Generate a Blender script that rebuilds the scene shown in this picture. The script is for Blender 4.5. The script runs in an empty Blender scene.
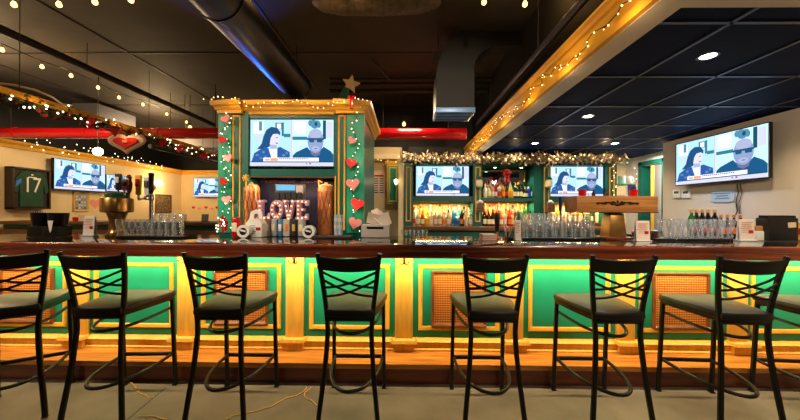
import bpy, bmesh, math, random
from mathutils import Vector, Matrix, Euler
random.seed(7)
PI = math.pi
R = math.radians
scene = bpy.context.scene
C = scene.collection

# ------------------------------------------------------------------ camera
F = 315.0
HC = 1.35
YAW, ROLL = R(0.75), R(0.27)
cam_d = bpy.data.cameras.new('camera')
cam_d.sensor_width = 36.0
cam_d.lens = F / 800.0 * 36.0
cam_d.clip_start = 0.05
cam = bpy.data.objects.new('camera', cam_d)
C.objects.link(cam)
CM = Matrix.Rotation(YAW, 4, 'Z') @ Matrix.Rotation(R(90), 4, 'X') @ Matrix.Rotation(ROLL, 4, 'Z')
cam.matrix_world = Matrix.Translation((0, 0, HC)) @ CM
scene.camera = cam

def ray(px, py):
    return (CM.to_3x3() @ Vector(((px - 400) / F, (210 - py) / F, -1)))
def atY(px, py, Y):
    d = ray(px, py); t = Y / d.y
    return Vector((d.x * t, Y, HC + d.z * t))
def atX(px, py, X):
    d = ray(px, py); t = X / d.x
    return Vector((X, d.y * t, HC + d.z * t))
def atZ(px, py, Z):
    d = ray(px, py); t = (Z - HC) / d.z
    return Vector((d.x * t, d.y * t, Z))
def sx(px, Y, py=225): return atY(px, py, Y).x
def sz(py, Y, px=400): return atY(px, py, Y).z

# ------------------------------------------------------------------ materials
def lin(c):
    return tuple(((v / 255 + 0.055) / 1.055) ** 2.4 if v / 255 > 0.04045 else v / 255 / 12.92 for v in c)
MC = {}
def mat(name, rgb, rough=0.5, metal=0.0, noise=0.0, nscale=8.0, trans=0.0, emit=0.0, bump=0.0, bscale=40.0, coat=0.0, ior=1.45, stretch=None, rgb2=None, sss=0):
    if name in MC: return MC[name]
    m = bpy.data.materials.new(name); m.use_nodes = True
    nt = m.node_tree; b = nt.nodes['Principled BSDF']
    c = (*lin(rgb), 1)
    b.inputs['Base Color'].default_value = c
    b.inputs['Roughness'].default_value = rough
    b.inputs['Metallic'].default_value = metal
    b.inputs['IOR'].default_value = ior
    b.inputs['Transmission Weight'].default_value = trans
    b.inputs['Coat Weight'].default_value = coat
    b.inputs['Coat Roughness'].default_value = 0.08
    if emit:
        b.inputs['Emission Color'].default_value = c
        b.inputs['Emission Strength'].default_value = emit
        m.cycles.emission_sampling = 'NONE'
    if noise or bump:
        tc = nt.nodes.new('ShaderNodeTexCoord'); mp = nt.nodes.new('ShaderNodeMapping')
        nt.links.new(tc.outputs['Object'], mp.inputs['Vector'])
        if stretch: mp.inputs['Scale'].default_value = stretch
        nz = nt.nodes.new('ShaderNodeTexNoise'); nz.inputs['Scale'].default_value = nscale
        nz.inputs['Detail'].default_value = 5
        nt.links.new(mp.outputs[0], nz.inputs['Vector'])
        if noise:
            rp = nt.nodes.new('ShaderNodeValToRGB')
            c2 = lin(rgb2) if rgb2 else tuple(v * (1 - noise) for v in lin(rgb))
            rp.color_ramp.elements[0].position = 0.32; rp.color_ramp.elements[1].position = 0.68
            rp.color_ramp.elements[0].color = (*c2, 1); rp.color_ramp.elements[1].color = c
            nt.links.new(nz.outputs['Fac'], rp.inputs['Fac'])
            nt.links.new(rp.outputs['Color'], b.inputs['Base Color'])
        if bump:
            n2 = nt.nodes.new('ShaderNodeTexNoise'); n2.inputs['Scale'].default_value = bscale
            nt.links.new(mp.outputs[0], n2.inputs['Vector'])
            bp = nt.nodes.new('ShaderNodeBump'); bp.inputs['Strength'].default_value = bump
            bp.inputs['Distance'].default_value = 0.01
            nt.links.new(n2.outputs['Fac'], bp.inputs['Height'])
            nt.links.new(bp.outputs['Normal'], b.inputs['Normal'])
    MC[name] = m
    return m
def emat(name, rgb, s):
    if name in MC: return MC[name]
    m = bpy.data.materials.new(name); m.use_nodes = True
    nt = m.node_tree; nt.nodes.clear()
    o = nt.nodes.new('ShaderNodeOutputMaterial'); e = nt.nodes.new('ShaderNodeEmission')
    e.inputs['Color'].default_value = (*lin(rgb), 1); e.inputs['Strength'].default_value = s
    nt.links.new(e.outputs[0], o.inputs['Surface'])
    m.cycles.emission_sampling = 'NONE'
    MC[name] = m
    return m

M_BLACK = mat('black_powder_coat', (13, 13, 15), 0.45, bump=0.05, bscale=300)
M_VINYL = mat('black_vinyl', (24, 23, 22), 0.4, bump=0.12, bscale=120, noise=0.2, nscale=5)
M_FLOOR = mat('sealed_concrete', (146, 138, 126), 0.42, noise=0.5, nscale=2.2, bump=0.15, bscale=14, rgb2=(108, 101, 92))
M_CEIL = mat('black_ceiling_paint', (50, 43, 39), 0.75, noise=0.5, nscale=1.2, bump=0.2, bscale=10)
M_DARK = mat('dark_paint', (17, 16, 18), 0.6, noise=0.3, nscale=3)
M_CREAM = mat('cream_wall_paint', (238, 216, 176), 0.7, noise=0.08, nscale=3)
M_GREY = mat('warm_grey_wall_paint', (205, 194, 180), 0.65, noise=0.06, nscale=2.5)
M_WHITE = mat('white_paint', (236, 236, 238), 0.55, noise=0.05, nscale=6)
M_GOLD = mat('gold_ochre_paint', (240, 184, 76), 0.42, noise=0.22, nscale=6, stretch=(6, 6, 0.7))
M_GOLDT = mat('gold_trim_paint', (236, 176, 58), 0.38, noise=0.15, nscale=7)
M_GREEN = mat('emerald_green_paint', (30, 150, 118), 0.38, noise=0.12, nscale=4)
M_DGREEN = mat('deep_green_paint', (4, 94, 84), 0.38, noise=0.15, nscale=4)
M_WOODT = mat('orange_oak_tread', (222, 152, 68), 0.32, noise=0.4, nscale=5, stretch=(0.5, 9, 9), rgb2=(168, 98, 36), coat=0.2)
M_WOODR = mat('red_brown_riser', (126, 54, 30), 0.35, noise=0.4, nscale=4, stretch=(0.6, 8, 8), rgb2=(84, 34, 20), coat=0.3)
M_MAHOG = mat('mahogany_edge', (134, 58, 34), 0.25, noise=0.45, nscale=4, stretch=(0.5, 10, 10), rgb2=(80, 32, 20), coat=0.5)
M_TOP = mat('polished_dark_granite', (36, 20, 16), 0.06, noise=0.6, nscale=30, coat=0.6)
M_BROWN = mat('brown_wood', (120, 76, 44), 0.4, noise=0.4, nscale=5, stretch=(0.6, 8, 8), rgb2=(80, 46, 26))
M_BOXW = mat('honey_wood', (198, 140, 78), 0.4, noise=0.35, nscale=6, stretch=(0.6, 9, 9), rgb2=(156, 98, 46))
M_BRASS = mat('brushed_brass', (196, 150, 88), 0.28, metal=1.0, noise=0.2, nscale=12, stretch=(1, 1, 8))
M_COPPER = mat('copper', (226, 140, 88), 0.28, metal=0.35, noise=0.3, nscale=20)
M_STEEL = mat('steel', (190, 190, 192), 0.25, metal=1.0)
M_DUCT = mat('black_sheet_metal', (46, 47, 54), 0.42, metal=0.85, noise=0.3, nscale=5)
M_FOIL = mat('insulated_duct_jacket', (104, 92, 84), 0.5, metal=0.3, bump=0.8, bscale=30, noise=0.5, nscale=14)
M_RED = mat('gloss_red_paint', (186, 14, 22), 0.2, coat=0.4)
M_PLB = mat('black_plastic', (14, 14, 16), 0.35)
M_WHP = mat('white_plastic', (236, 234, 230), 0.4)
M_PAPER = mat('paper', (226, 212, 202), 0.7)
M_INK = mat('dark_print', (50, 44, 48), 0.7)
M_PRED = mat('red_felt', (208, 20, 26), 0.7, bump=0.2)
M_PINK = mat('pink_felt', (246, 150, 150), 0.7, bump=0.2)
def thin_glass():
    m = bpy.data.materials.new('clear_glass'); m.use_nodes = True
    nt = m.node_tree; nt.nodes.clear(); N = nt.nodes.new
    o = N('ShaderNodeOutputMaterial'); tr = N('ShaderNodeBsdfTransparent'); gl = N('ShaderNodeBsdfGlossy'); df = N('ShaderNodeBsdfTranslucent')
    tr.inputs['Color'].default_value = (.985, .992, 1, 1); gl.inputs['Color'].default_value = (.9, .95, 1, 1); gl.inputs['Roughness'].default_value = .1
    df.inputs['Color'].default_value = (.8, .9, 1, 1)
    lw = N('ShaderNodeLayerWeight'); lw.inputs['Blend'].default_value = .34
    m1 = N('ShaderNodeMixShader'); m2 = N('ShaderNodeMixShader'); pw = N('ShaderNodeMath'); pw.operation = 'POWER'; pw.inputs[1].default_value = 1.6; ma = N('ShaderNodeMath'); ma.operation = 'MULTIPLY_ADD'; ma.inputs[1].default_value = .6; ma.inputs[2].default_value = .02; nt.links.new(lw.outputs['Facing'], pw.inputs[0]); nt.links.new(pw.outputs[0], ma.inputs[0]); nt.links.new(ma.outputs[0], m2.inputs['Fac'])
    nt.links.new(lw.outputs['Facing'], m1.inputs['Fac']); nt.links.new(tr.outputs[0], m1.inputs[1]); nt.links.new(gl.outputs[0], m1.inputs[2])
    d2 = N('ShaderNodeBsdfDiffuse'); d2.inputs['Color'].default_value = (.8, .9, 1, 1); m3 = N('ShaderNodeMixShader'); nt.links.new(df.outputs[0], m3.inputs[1]); nt.links.new(d2.outputs[0], m3.inputs[2])  # pale blue diffuse mixed in at the edges imitates bright glints
    nt.links.new(m1.outputs[0], m2.inputs[1]); nt.links.new(m3.outputs[0], m2.inputs[2]); nt.links.new(m2.outputs[0], o.inputs['Surface'])
    return m
M_GLASS = thin_glass()
M_MIRROR = mat('mirror_glass', (170, 170, 175), 0.04, metal=1.0)
M_BULB = emat('warm_bulb_glow', (255, 200, 110), 5)
M_FAIRY = emat('fairy_light_glow', (255, 206, 130), 4)
M_FAIRYW = emat('cool_fairy_light_glow', (255, 236, 200), 4)
M_WIRE = mat('dark_green_wire', (26, 34, 24), 0.6)
M_LEAF = mat('garland_green', (62, 84, 52), 0.6, noise=0.4, nscale=20)
M_FLUFF = mat('frosted_garland', (222, 208, 188), 0.8, noise=0.3, nscale=18, rgb2=(176, 150, 124))

# ------------------------------------------------------------------ mesh builder
class MB:
    def __init__(s): s.bm = bmesh.new()
    def _mi(s, fs, mi):
        for f in fs: f.material_index = mi
    def face(s, pts, mi=0):
        f = s.bm.faces.new([s.bm.verts.new(p) for p in pts]); f.material_index = mi; return s
    def box(s, c, d, rot=None, bev=0.0, mi=0, top=None):
        """box of centre c and size d; top=(sx,sy) scales the upper face"""
        r = bmesh.ops.create_cube(s.bm, size=1.0)
        vs = r['verts']
        for v in vs:
            if top and v.co.z > 0: v.co.x *= top[0]; v.co.y *= top[1]
            v.co = Vector((v.co.x * d[0], v.co.y * d[1], v.co.z * d[2]))
        fs = {f for v in vs for f in v.link_faces}
        if bev:
            es = list({e for v in vs for e in v.link_edges})
            rb = bmesh.ops.bevel(s.bm, geom=es, offset=bev, segments=2, profile=0.7, affect='EDGES')
            fs = {f for f in rb['faces']} | {f for f in fs if f.is_valid}
            vs = list({v for f in fs for v in f.verts})
        mx = Matrix.Translation(c) @ (rot.to_4x4() if rot else Matrix.Identity(4))
        for v in vs: v.co = mx @ v.co
        s._mi(fs, mi); return s
    def bb(s, x0, x1, y0, y1, z0, z1, bev=0.0, mi=0):
        return s.box(((x0 + x1) / 2, (y0 + y1) / 2, (z0 + z1) / 2), (abs(x1 - x0), abs(y1 - y0), abs(z1 - z0)), bev=bev, mi=mi)
    def sweep(s, pts, prof, closed=False, mi=0, up=Vector((0, 0, 1)), caps=True, scl=None):
        """sweep a 2-D profile (list of (a,b)) along a polyline; a lies across, b along 'up'"""
        pts = [Vector(p) for p in pts]; n = len(pts); rings = []
        for i, p in enumerate(pts):
            if closed: t = (pts[(i + 1) % n] - pts[i - 1])
            else: t = pts[min(i + 1, n - 1)] - pts[max(i - 1, 0)]
            t.normalize()
            u = up - t * up.dot(t)
            if u.length < 1e-4: u = Vector((1, 0, 0)) - t * t.x
            u.normalize(); a = t.cross(u)
            k = scl[i] if scl else 1.0
            rings.append([s.bm.verts.new(p + a * q[0] * k + u * q[1] * k) for q in prof])
        m = len(prof); fs = []
        for i in range(n if closed else n - 1):
            A, B = rings[i], rings[(i + 1) % n]
            for j in range(m):
                fs.append(s.bm.faces.new((A[j], A[(j + 1) % m], B[(j + 1) % m], B[j])))
        if caps and not closed:
            fs.append(s.bm.faces.new(rings[0][::-1])); fs.append(s.bm.faces.new(rings[-1]))
        s._mi(fs, mi); return s
    def tube(s, pts, r, seg=8, closed=False, mi=0, up=Vector((0, 0, 1)), scl=None):
        prof = [(r * math.cos(2 * PI * k / seg), r * math.sin(2 * PI * k / seg)) for k in range(seg)]
        return s.sweep(pts, prof, closed, mi, up, scl=scl)
    def rect(s, pts, w, h, mi=0, up=Vector((0, 0, 1)), closed=False, bev=0.0):
        a, b = w / 2, h / 2; c = bev
        prof = [(-a, -b), (a, -b), (a, b), (-a, b)] if not c else [(-a + c, -b), (a - c, -b), (a, -b + c), (a, b - c), (a - c, b), (-a + c, b), (-a, b - c), (-a, -b + c)]
        return s.sweep(pts, prof, closed, mi, up)
    def lathe(s, prof, c=(0, 0, 0), seg=16, mi=0, rot=None, cap=True):
        """prof: list of (r,z) from bottom to top"""
        c = Vector(c); rings = []; fs = []
        for r, z in prof:
            ring = []
            for k in range(seg):
                p = Vector((r * math.cos(2 * PI * k / seg), r * math.sin(2 * PI * k / seg), z))
                if rot: p = rot @ p
                ring.append(s.bm.verts.new(c + p))
            rings.append(ring)
        for i in range(len(rings) - 1):
            for j in range(seg):
                fs.append(s.bm.faces.new((rings[i][j], rings[i][(j + 1) % seg], rings[i + 1][(j + 1) % seg], rings[i + 1][j])))
        if cap:
            if prof[0][0] > 1e-5: fs.append(s.bm.faces.new(rings[0][::-1]))
            if prof[-1][0] > 1e-5: fs.append(s.bm.faces.new(rings[-1]))
        s._mi(fs, mi); return s
    def prism(s, poly, mx, d, mi=0):
        """extrude polygon (x,y) by d along local z, placed by matrix mx"""
        a = [s.bm.verts.new(mx @ Vector((x, y, 0))) for x, y in poly]
        b = [s.bm.verts.new(mx @ Vector((x, y, d))) for x, y in poly]
        n = len(poly); fs = [s.bm.faces.new(a[::-1]), s.bm.faces.new(b)]
        for i in range(n): fs.append(s.bm.faces.new((a[i], a[(i + 1) % n], b[(i + 1) % n], b[i])))
        s._mi(fs, mi); return s
    def ball(s, c, r, mi=0, sub=2, sc=(1, 1, 1)):
        q = bmesh.ops.create_icosphere(s.bm, subdivisions=sub, radius=r)
        for v in q['verts']: v.co = Vector(c) + Vector((v.co.x * sc[0], v.co.y * sc[1], v.co.z * sc[2]))
        s._mi({f for v in q['verts'] for f in v.link_faces}, mi); return s
    def mesh(s, name, mats, smooth=True):
        bmesh.ops.remove_doubles(s.bm, verts=s.bm.verts, dist=1e-6)
        bmesh.ops.recalc_face_normals(s.bm, faces=s.bm.faces)
        me = bpy.data.meshes.new(name); s.bm.to_mesh(me); s.bm.free()
        for m in (mats if isinstance(mats, (list, tuple)) else [mats]): me.materials.append(m)
        if smooth:
            for p in me.polygons: p.use_smooth = True
            if hasattr(me, 'set_sharp_from_angle'): me.set_sharp_from_angle(angle=R(35))
        return me
    def build(s, name, mats, parent=None, smooth=True, loc=None):
        o = bpy.data.objects.new(name, s.mesh(name, mats, smooth)); C.objects.link(o)
        if parent: o.parent = parent
        if loc is not None: o.location = loc
        return o

def tag(o, label, cat, group=None, kind=None):
    o['label'] = label; o['category'] = cat
    if group: o['group'] = group
    if kind: o['kind'] = kind
    return o
def thing(name, label, cat, loc=(0, 0, 0), rz=0.0, group=None):
    o = bpy.data.objects.new(name, None); C.objects.link(o)
    o.empty_display_size = 0.05
    o.location = loc; o.rotation_euler = (0, 0, rz)
    return tag(o, label, cat, group)
KIDS = {}
def dup(root, loc, rz=0.0, label=None, group=None, scale=None):
    r = root.copy(); C.objects.link(r); r.location = loc; r.rotation_euler = (0, 0, rz)
    if scale: r.scale = scale
    if label: r['label'] = label
    if group: r['group'] = group
    for ch in list(root.children):
        c = ch.copy(); C.objects.link(c); c.parent = r
        for g in list(ch.children):
            d = g.copy(); C.objects.link(d); d.parent = c
    return r
def struct(name, mb, m, label=None):
    o = mb.build(name, m, smooth=False); o['kind'] = 'structure'
    return o
ORD = ['first', 'second', 'third', 'fourth', 'fifth', 'sixth', 'seventh', 'eighth', 'ninth', 'tenth', 'eleventh', 'twelfth', 'thirteenth', 'fourteenth', 'fifteenth', 'sixteenth', 'seventeenth', 'eighteenth', 'nineteenth', 'twentieth']
def child(o, name, me):
    c = bpy.data.objects.new(name, me); C.objects.link(c); c.parent = o; return c
def text_mesh(txt, size, m, depth=0.002, shear=0.0):
    cu = bpy.data.curves.new('lettering', 'FONT'); cu.body = txt; cu.size = size; cu.extrude = depth
    cu.align_x = 'CENTER'; cu.align_y = 'CENTER'; cu.shear = shear
    o = bpy.data.objects.new('lettering', cu); C.objects.link(o)
    bpy.context.view_layer.update()
    dg = bpy.context.evaluated_depsgraph_get()
    me = bpy.data.meshes.new_from_object(o.evaluated_get(dg))
    bpy.data.objects.remove(o); me.materials.clear(); me.materials.append(m)
    return me
def frame_mb(mb, w, h, t, d, bevel=0.4, mi=0, mx=Matrix.Identity(4)):
    """mitred picture-frame moulding in local XZ, outer w x h centred at origin, width t, standing d out towards -Y"""
    prof = [(0, 0), (0, d * 0.6), (t * 0.25, d), (t * 0.7, d * 0.75), (t, 0.25 * d), (t, 0)]
    rings = []
    for sxn, szn in ((-1, -1), (1, -1), (1, 1), (-1, 1)):
        rings.append([mb.bm.verts.new(mx @ Vector((sxn * (w / 2 - a), -b, szn * (h / 2 - a)))) for a, b in prof])
    n = len(prof)
    for i in range(4):
        A, B = rings[i], rings[(i + 1) % 4]
        for j in range(n):
            f = mb.bm.faces.new((A[j], A[(j + 1) % n], B[(j + 1) % n], B[j])); f.material_index = mi
    return mb
def heart_poly(s, n=28):
    out = []
    for k in range(n):
        t = 2 * PI * k / n
        out.append((s * 16 * math.sin(t) ** 3 / 32, s * (13 * math.cos(t) - 5 * math.cos(2 * t) - 2 * math.cos(3 * t) - math.cos(4 * t)) / 32))
    return out
def light(kind, name, loc, energy, col, size=0.1, rot=None, size_y=None, spot=None, blend=0.5):
    d = bpy.data.lights.new(name, kind); d.energy = energy; d.color = lin(col)
    if kind == 'AREA':
        d.size = size
        if size_y: d.shape = 'RECTANGLE'; d.size_y = size_y
    else: d.shadow_soft_size = size
    if kind == 'SPOT' and spot: d.spot_size = spot; d.spot_blend = blend
    o = bpy.data.objects.new(name, d); C.objects.link(o); o.location = loc
    if rot: o.rotation_euler = rot
    return o
def path(pts, step):
    """resample a polyline evenly"""
    pts = [Vector(p) for p in pts]; out = [pts[0]]; acc = 0.0
    for a, b in zip(pts, pts[1:]):
        L = (b - a).length; t = step - acc
        while t <= L: out.append(a.lerp(b, t / L)); t += step
        acc = L - (t - step)
    return out
_b = MB(); _b.ball((0, 0, 0), 1.0, sub=1); BULB_ME = _b.mesh('bulb', M_FAIRY)
_b = MB(); _b.ball((0, 0, 0), 1.0, sub=1); BULBW_ME = _b.mesh('bulb', M_FAIRYW)
def fairy_string(name, label, pts, step, r, jit, group=None, me=None, cat='string lights', wr=0.003):
    o = thing(name, label, cat, pts[0], group=group)
    o0 = Vector(pts[0])
    ps = path(pts, step)
    ps = [p - o0 + Vector((random.uniform(-jit, jit), random.uniform(-jit, jit), random.uniform(-jit, jit))) for p in ps]
    w = MB(); w.tube(ps, wr, 5); w.build('wire', M_WIRE, o)
    for p in ps[:100]:
        c = child(o, 'bulb', me or BULB_ME)
        k = r * random.uniform(0.8, 1.2)
        c.location = p + Vector((0, -0.004, -0.006)); c.scale = (k, k, k * 1.15)
    return o
def foliage(name, label, pts, n, rad, leaf, mats, cat='garland', group=None, droop=0.0):
    o0 = Vector(pts[0]); ps = path([Vector(p) for p in pts], 0.02)
    mb = MB()
    mb.tube([p - o0 for p in ps[::6] + [ps[-1]]], rad * 0.25, 6, mi=0)
    for i in range(n):
        p = random.choice(ps) - o0
        a = random.uniform(0, 2 * PI); rr = rad * random.uniform(0.1, 1.0)
        d = Vector((random.gauss(0, 1), random.gauss(0, 1), random.gauss(0, 1))).normalized()
        e = d.cross(Vector((random.gauss(0, 1), random.gauss(0, 1), random.gauss(0, 1)))).normalized()
        q = p + Vector((random.uniform(-1, 1), math.cos(a), math.sin(a) - droop)) * rr
        L = leaf * random.uniform(0.6, 1.3); w = L * 0.32
        mb.face([q, q + d * L * 0.5 + e * w, q + d * L, q + d * L * 0.5 - e * w], mi=random.randrange(len(mats)))
    o = mb.build(name, mats, smooth=False, loc=o0)
    return tag(o, label, cat, group)
# ------------------------------------------------------------------ the setting
CEIL = 3.55; DROP = 2.4; LW = -7.5; RW = 3.98; BW = 10.5; CTR = 1.068
mb = MB(); mb.bb(-9.5, 6.5, -3.2, 11.0, -0.1, 0.0); struct('floor', mb, M_FLOOR)
mb = MB(); mb.bb(-9.5, 6.5, -3.2, 11.0, CEIL, CEIL + 0.1); struct('ceiling', mb, M_CEIL)
mb = MB(); mb.bb(LW - 0.15, LW, -3.0, BW, 0, 2.6); struct('wall_left', mb, M_CREAM)
mb = MB(); mb.bb(LW - 0.85, LW - 0.7, -3.0, BW, 2.6, CEIL); mb.bb(LW - 0.8, LW - 0.15, -3.0, BW, 2.5, 2.6); struct('wall_left_upper', mb, M_DARK)
mb = MB(); mb.bb(LW - 0.8, -0.9, BW, BW + 0.15, 0, 2.6, mi=0); mb.bb(LW - 0.8, -0.9, BW + 0.02, BW + 0.15, 2.6, CEIL, mi=1); struct('wall_back', mb, [M_CREAM, M_DARK])
mb = MB(); mb.bb(-0.95, -0.8, 6.6, BW, 0, CEIL); struct('wall_inner', mb, M_CREAM)
mb = MB(); mb.bb(-0.95, 4.75, 6.6, 6.75, 0, 2.5, mi=0); mb.bb(-0.95, 4.75, 6.62, 6.75, 2.5, CEIL, mi=1); struct('wall_center', mb, [M_CREAM, M_DARK])
mb = MB(); mb.bb(RW, RW + 0.75, -3.0, 4.9, 0, 2.4); struct('wall_right', mb, M_GREY)
# alcove wall with doorway (Y 5.62..6.15)
ax = 4.6
mb = MB()
mb.bb(ax, ax + 0.15, 4.9, 5.58, 0, 2.5); mb.bb(ax, ax + 0.15, 6.2, 6.6, 0, 2.5); mb.bb(ax, ax + 0.15, 5.58, 6.2, 2.22, 2.5)
struct('wall_alcove', mb, M_WHITE)
mb = MB(); mb.bb(5.7, 5.8, 4.4, 8.0, 0, 2.5, mi=0); mb.bb(4.75, 5.42, 6.9, 7.0, 0, 2.5, mi=1); mb.bb(5.42, 5.8, 8.0, 8.1, 0, 2.5, mi=0); struct('wall_passage', mb, [M_WHITE, mat('yellow_paint', (240, 190, 60), .6)])
mb = MB(); mb.bb(-9.5, 6.5, -3.2, -3.0, 0, CEIL); struct('wall_front', mb, M_DARK)
mb = MB()
for a, b, c, d in ((5.58, 5.66, 0, 2.3), (6.14, 6.22, 0, 2.3), (5.58, 6.22, 2.22, 2.3)):
    mb.bb(ax - 0.03, ax + 0.16, a, b, c, d, bev=0.006)
struct('door_1', mb, M_DGREEN)
# gold crown moulding on cream walls
prof = [(0, 0), (0.0, 0.14), (0.10, 0.14), (0.085, 0.10), (0.04, 0.06), (0.03, 0.0)]
mb = MB(); mb.sweep([(LW, -3.0, 2.5), (LW, BW, 2.5)], prof); struct('trim_1', mb, M_GOLDT)
mb = MB(); mb.sweep([(LW, BW, 2.5), (-0.9, BW, 2.5)], prof); struct('trim_2', mb, M_GOLDT)
# dropped ceiling on the right: gold-faced soffit, white border, black tile grid
SXL = 1.262; SXI = 1.42; SY0 = 1.44; SY1 = 6.58
mb = MB()
mb.bb(SXL, SXL + 0.06, SY0 - 4.3, SY1, DROP + 0.005, 2.62); struct('trim_3', mb, M_GOLDT)
mb = MB(); mb.sweep([(SXL, SY0 - 4.3, 2.60), (SXL, SY1, 2.60)], [(0, 0), (-0.02, 0.01), (-0.035, 0.03), (-0.035, 0.045), (0.2, 0.045), (0.2, 0)]); struct('trim_4', mb, M_GOLDT)
mb = MB(); mb.sweep([(SXL, SY0 - 4.3, DROP), (SXL, SY1, DROP)], [(0.02, 0), (0.02, 0.035), (0, 0.05), (-0.03, 0.05), (-0.03, 0)]); struct('trim_5', mb, M_GOLDT)
mb = MB(); mb.bb(SXL + 0.005, SXI, SY0 - 4.3, SY1, DROP - 0.002, DROP + 0.1); mb.bb(SXI, RW + 0.7, SY0 - 4.3, SY0 + 0.2, DROP - 0.002, DROP + 0.1); struct('trim_6', mb, M_WHITE)
mb = MB(); mb.bb(1.42, 1.5, SY0 - 4.3, SY1, 2.62, CEIL); struct('wall_bulkhead', mb, M_DARK)
M_TILE = mat('blue_lit_ceiling_tile', (9, 32, 76), 0.6, ior=1.25, noise=0.2, nscale=3, bump=0.1, bscale=60)  # black tile with the blue screen glow put into its colour
M_TILE.node_tree.nodes['Principled BSDF'].inputs['Specular IOR Level'].default_value = .15
mb = MB(); mb.bb(SXI, RW + 0.72, SY0 + 0.2, SY1, DROP + 0.02, DROP + 0.05); struct('dropped_ceiling', mb, M_TILE)
M_TBAR = mat('ceiling_grid_bar', (50, 66, 104), 0.3, metal=0.4)  # same blue glow tinted into the bars
mb = MB()
for x in (1.84, 2.46, 3.08, 3.70): mb.bb(x - 0.012, x + 0.012, SY0 + 0.2, SY1, DROP + 0.012, DROP + 0.021)
for k in range(7):
    y = 1.80 + 0.72 * k
    mb.bb(SXI, RW + 0.7, y - 0.012, y + 0.012, DROP + 0.012, DROP + 0.021)
struct('ceiling_grid', mb, M_TBAR)
# expansion joint in the concrete
mb = MB(); a, b = atZ(130, 417.5, 0), atZ(166, 387.5, 0); d = (b - a); a2 = a - d * 2
mb.rect([(a2.x, a2.y, 0.0003), (b.x, b.y, 0.0003)], 0.008, 0.001); struct('floor_joint', mb, mat('joint', (78, 70, 60), .8))
mb = MB(); mb.bb(-9, 6, 1.2, 1.208, -0.0002, 0.0008); struct('floor_joint', mb, MC['joint'])

# ------------------------------------------------------------------ the bar
X0, X1 = -4.3, RW - 0.02
bar = thing('bar', 'long bar front with emerald panels, ochre pilasters and an oak foot step', 'bar', (0, 2.8, 0))
YB = -2.8
def T(mb): 
    for v in mb.bm.verts: v.co.y += YB
    return mb
STEP = 0.16
mb = MB(); mb.bb(X0, X1, 2.72, 3.14, STEP, 0.975); T(mb).build('panel_wall', M_GREEN, bar)
mb = MB(); mb.bb(X0, X1, 2.43, 3.14, STEP - 0.04, STEP, bev=0.006); T(mb).build('step_tread', M_WOODT, bar)
mb = MB(); mb.bb(X0, X1, 2.445, 3.14, 0.001, STEP - 0.04); T(mb).build('step_riser', M_WOODR, bar)
mb = MB(); mb.bb(X0, X1, 2.675, 2.73, STEP, 0.228); mb.sweep([(X0, 2.73, 0.225), (X1, 2.73, 0.225)], [(0, 0), (0.062, 0), (0.066, 0.008), (0.05, 0.022), (0.03, 0.028), (0, 0.03)])
mb.sweep([(X0, 2.68, STEP), (X1, 2.68, STEP)], [(0, 0), (0.022, 0), (0.022, 0.012), (0.01, 0.02), (0, 0.02)])
T(mb).build('baseboard', M_GOLD, bar)
cx0 = sx(404, 2.695, 300); csp = (sx(626, 2.695, 300) - sx(185.5, 2.695, 300)) / 4
M_CANE = None
def cane_mat():
    m = bpy.data.materials.new('woven_cane'); m.use_nodes = True
    nt = m.node_tree; b = nt.nodes['Principled BSDF']; b.inputs['Roughness'].default_value = 0.5
    tc = nt.nodes.new('ShaderNodeTexCoord')
    w1 = nt.nodes.new('ShaderNodeTexWave'); w1.bands_direction = 'X'; w1.inputs['Scale'].default_value = 22; w1.inputs['Distortion'].default_value = 1.0
    w2 = nt.nodes.new('ShaderNodeTexWave'); w2.bands_direction = 'Z'; w2.inputs['Scale'].default_value = 16; w2.inputs['Distortion'].default_value = 1.0
    for w in (w1, w2): nt.links.new(tc.outputs['Object'], w.inputs['Vector'])
    mx = nt.nodes.new('ShaderNodeMath'); mx.operation = 'MULTIPLY'
    nt.links.new(w1.outputs['Fac'], mx.inputs[0]); nt.links.new(w2.outputs['Fac'], mx.inputs[1])
    rp = nt.nodes.new('ShaderNodeValToRGB')
    rp.color_ramp.elements[0].color = (*lin((108, 58, 14)), 1); rp.color_ramp.elements[1].color = (*lin((232, 146, 56)), 1)
    rp.color_ramp.elements[1].position = 0.55
    nt.links.new(mx.outputs[0], rp.inputs['Fac']); nt.links.new(rp.outputs['Color'], b.inputs['Base Color'])
    bp = nt.nodes.new('ShaderNodeBump'); bp.inputs['Strength'].default_value = 0.5; bp.inputs['Distance'].default_value = 0.006
    nt.links.new(mx.outputs[0], bp.inputs['Height']); nt.links.new(bp.outputs['Normal'], b.inputs['Normal'])
    return m
M_CANE = cane_mat()
M_VFR = mat('vent_frame_wood', (128, 70, 30), 0.4, noise=0.35, nscale=8, rgb2=(84, 42, 16))
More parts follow.
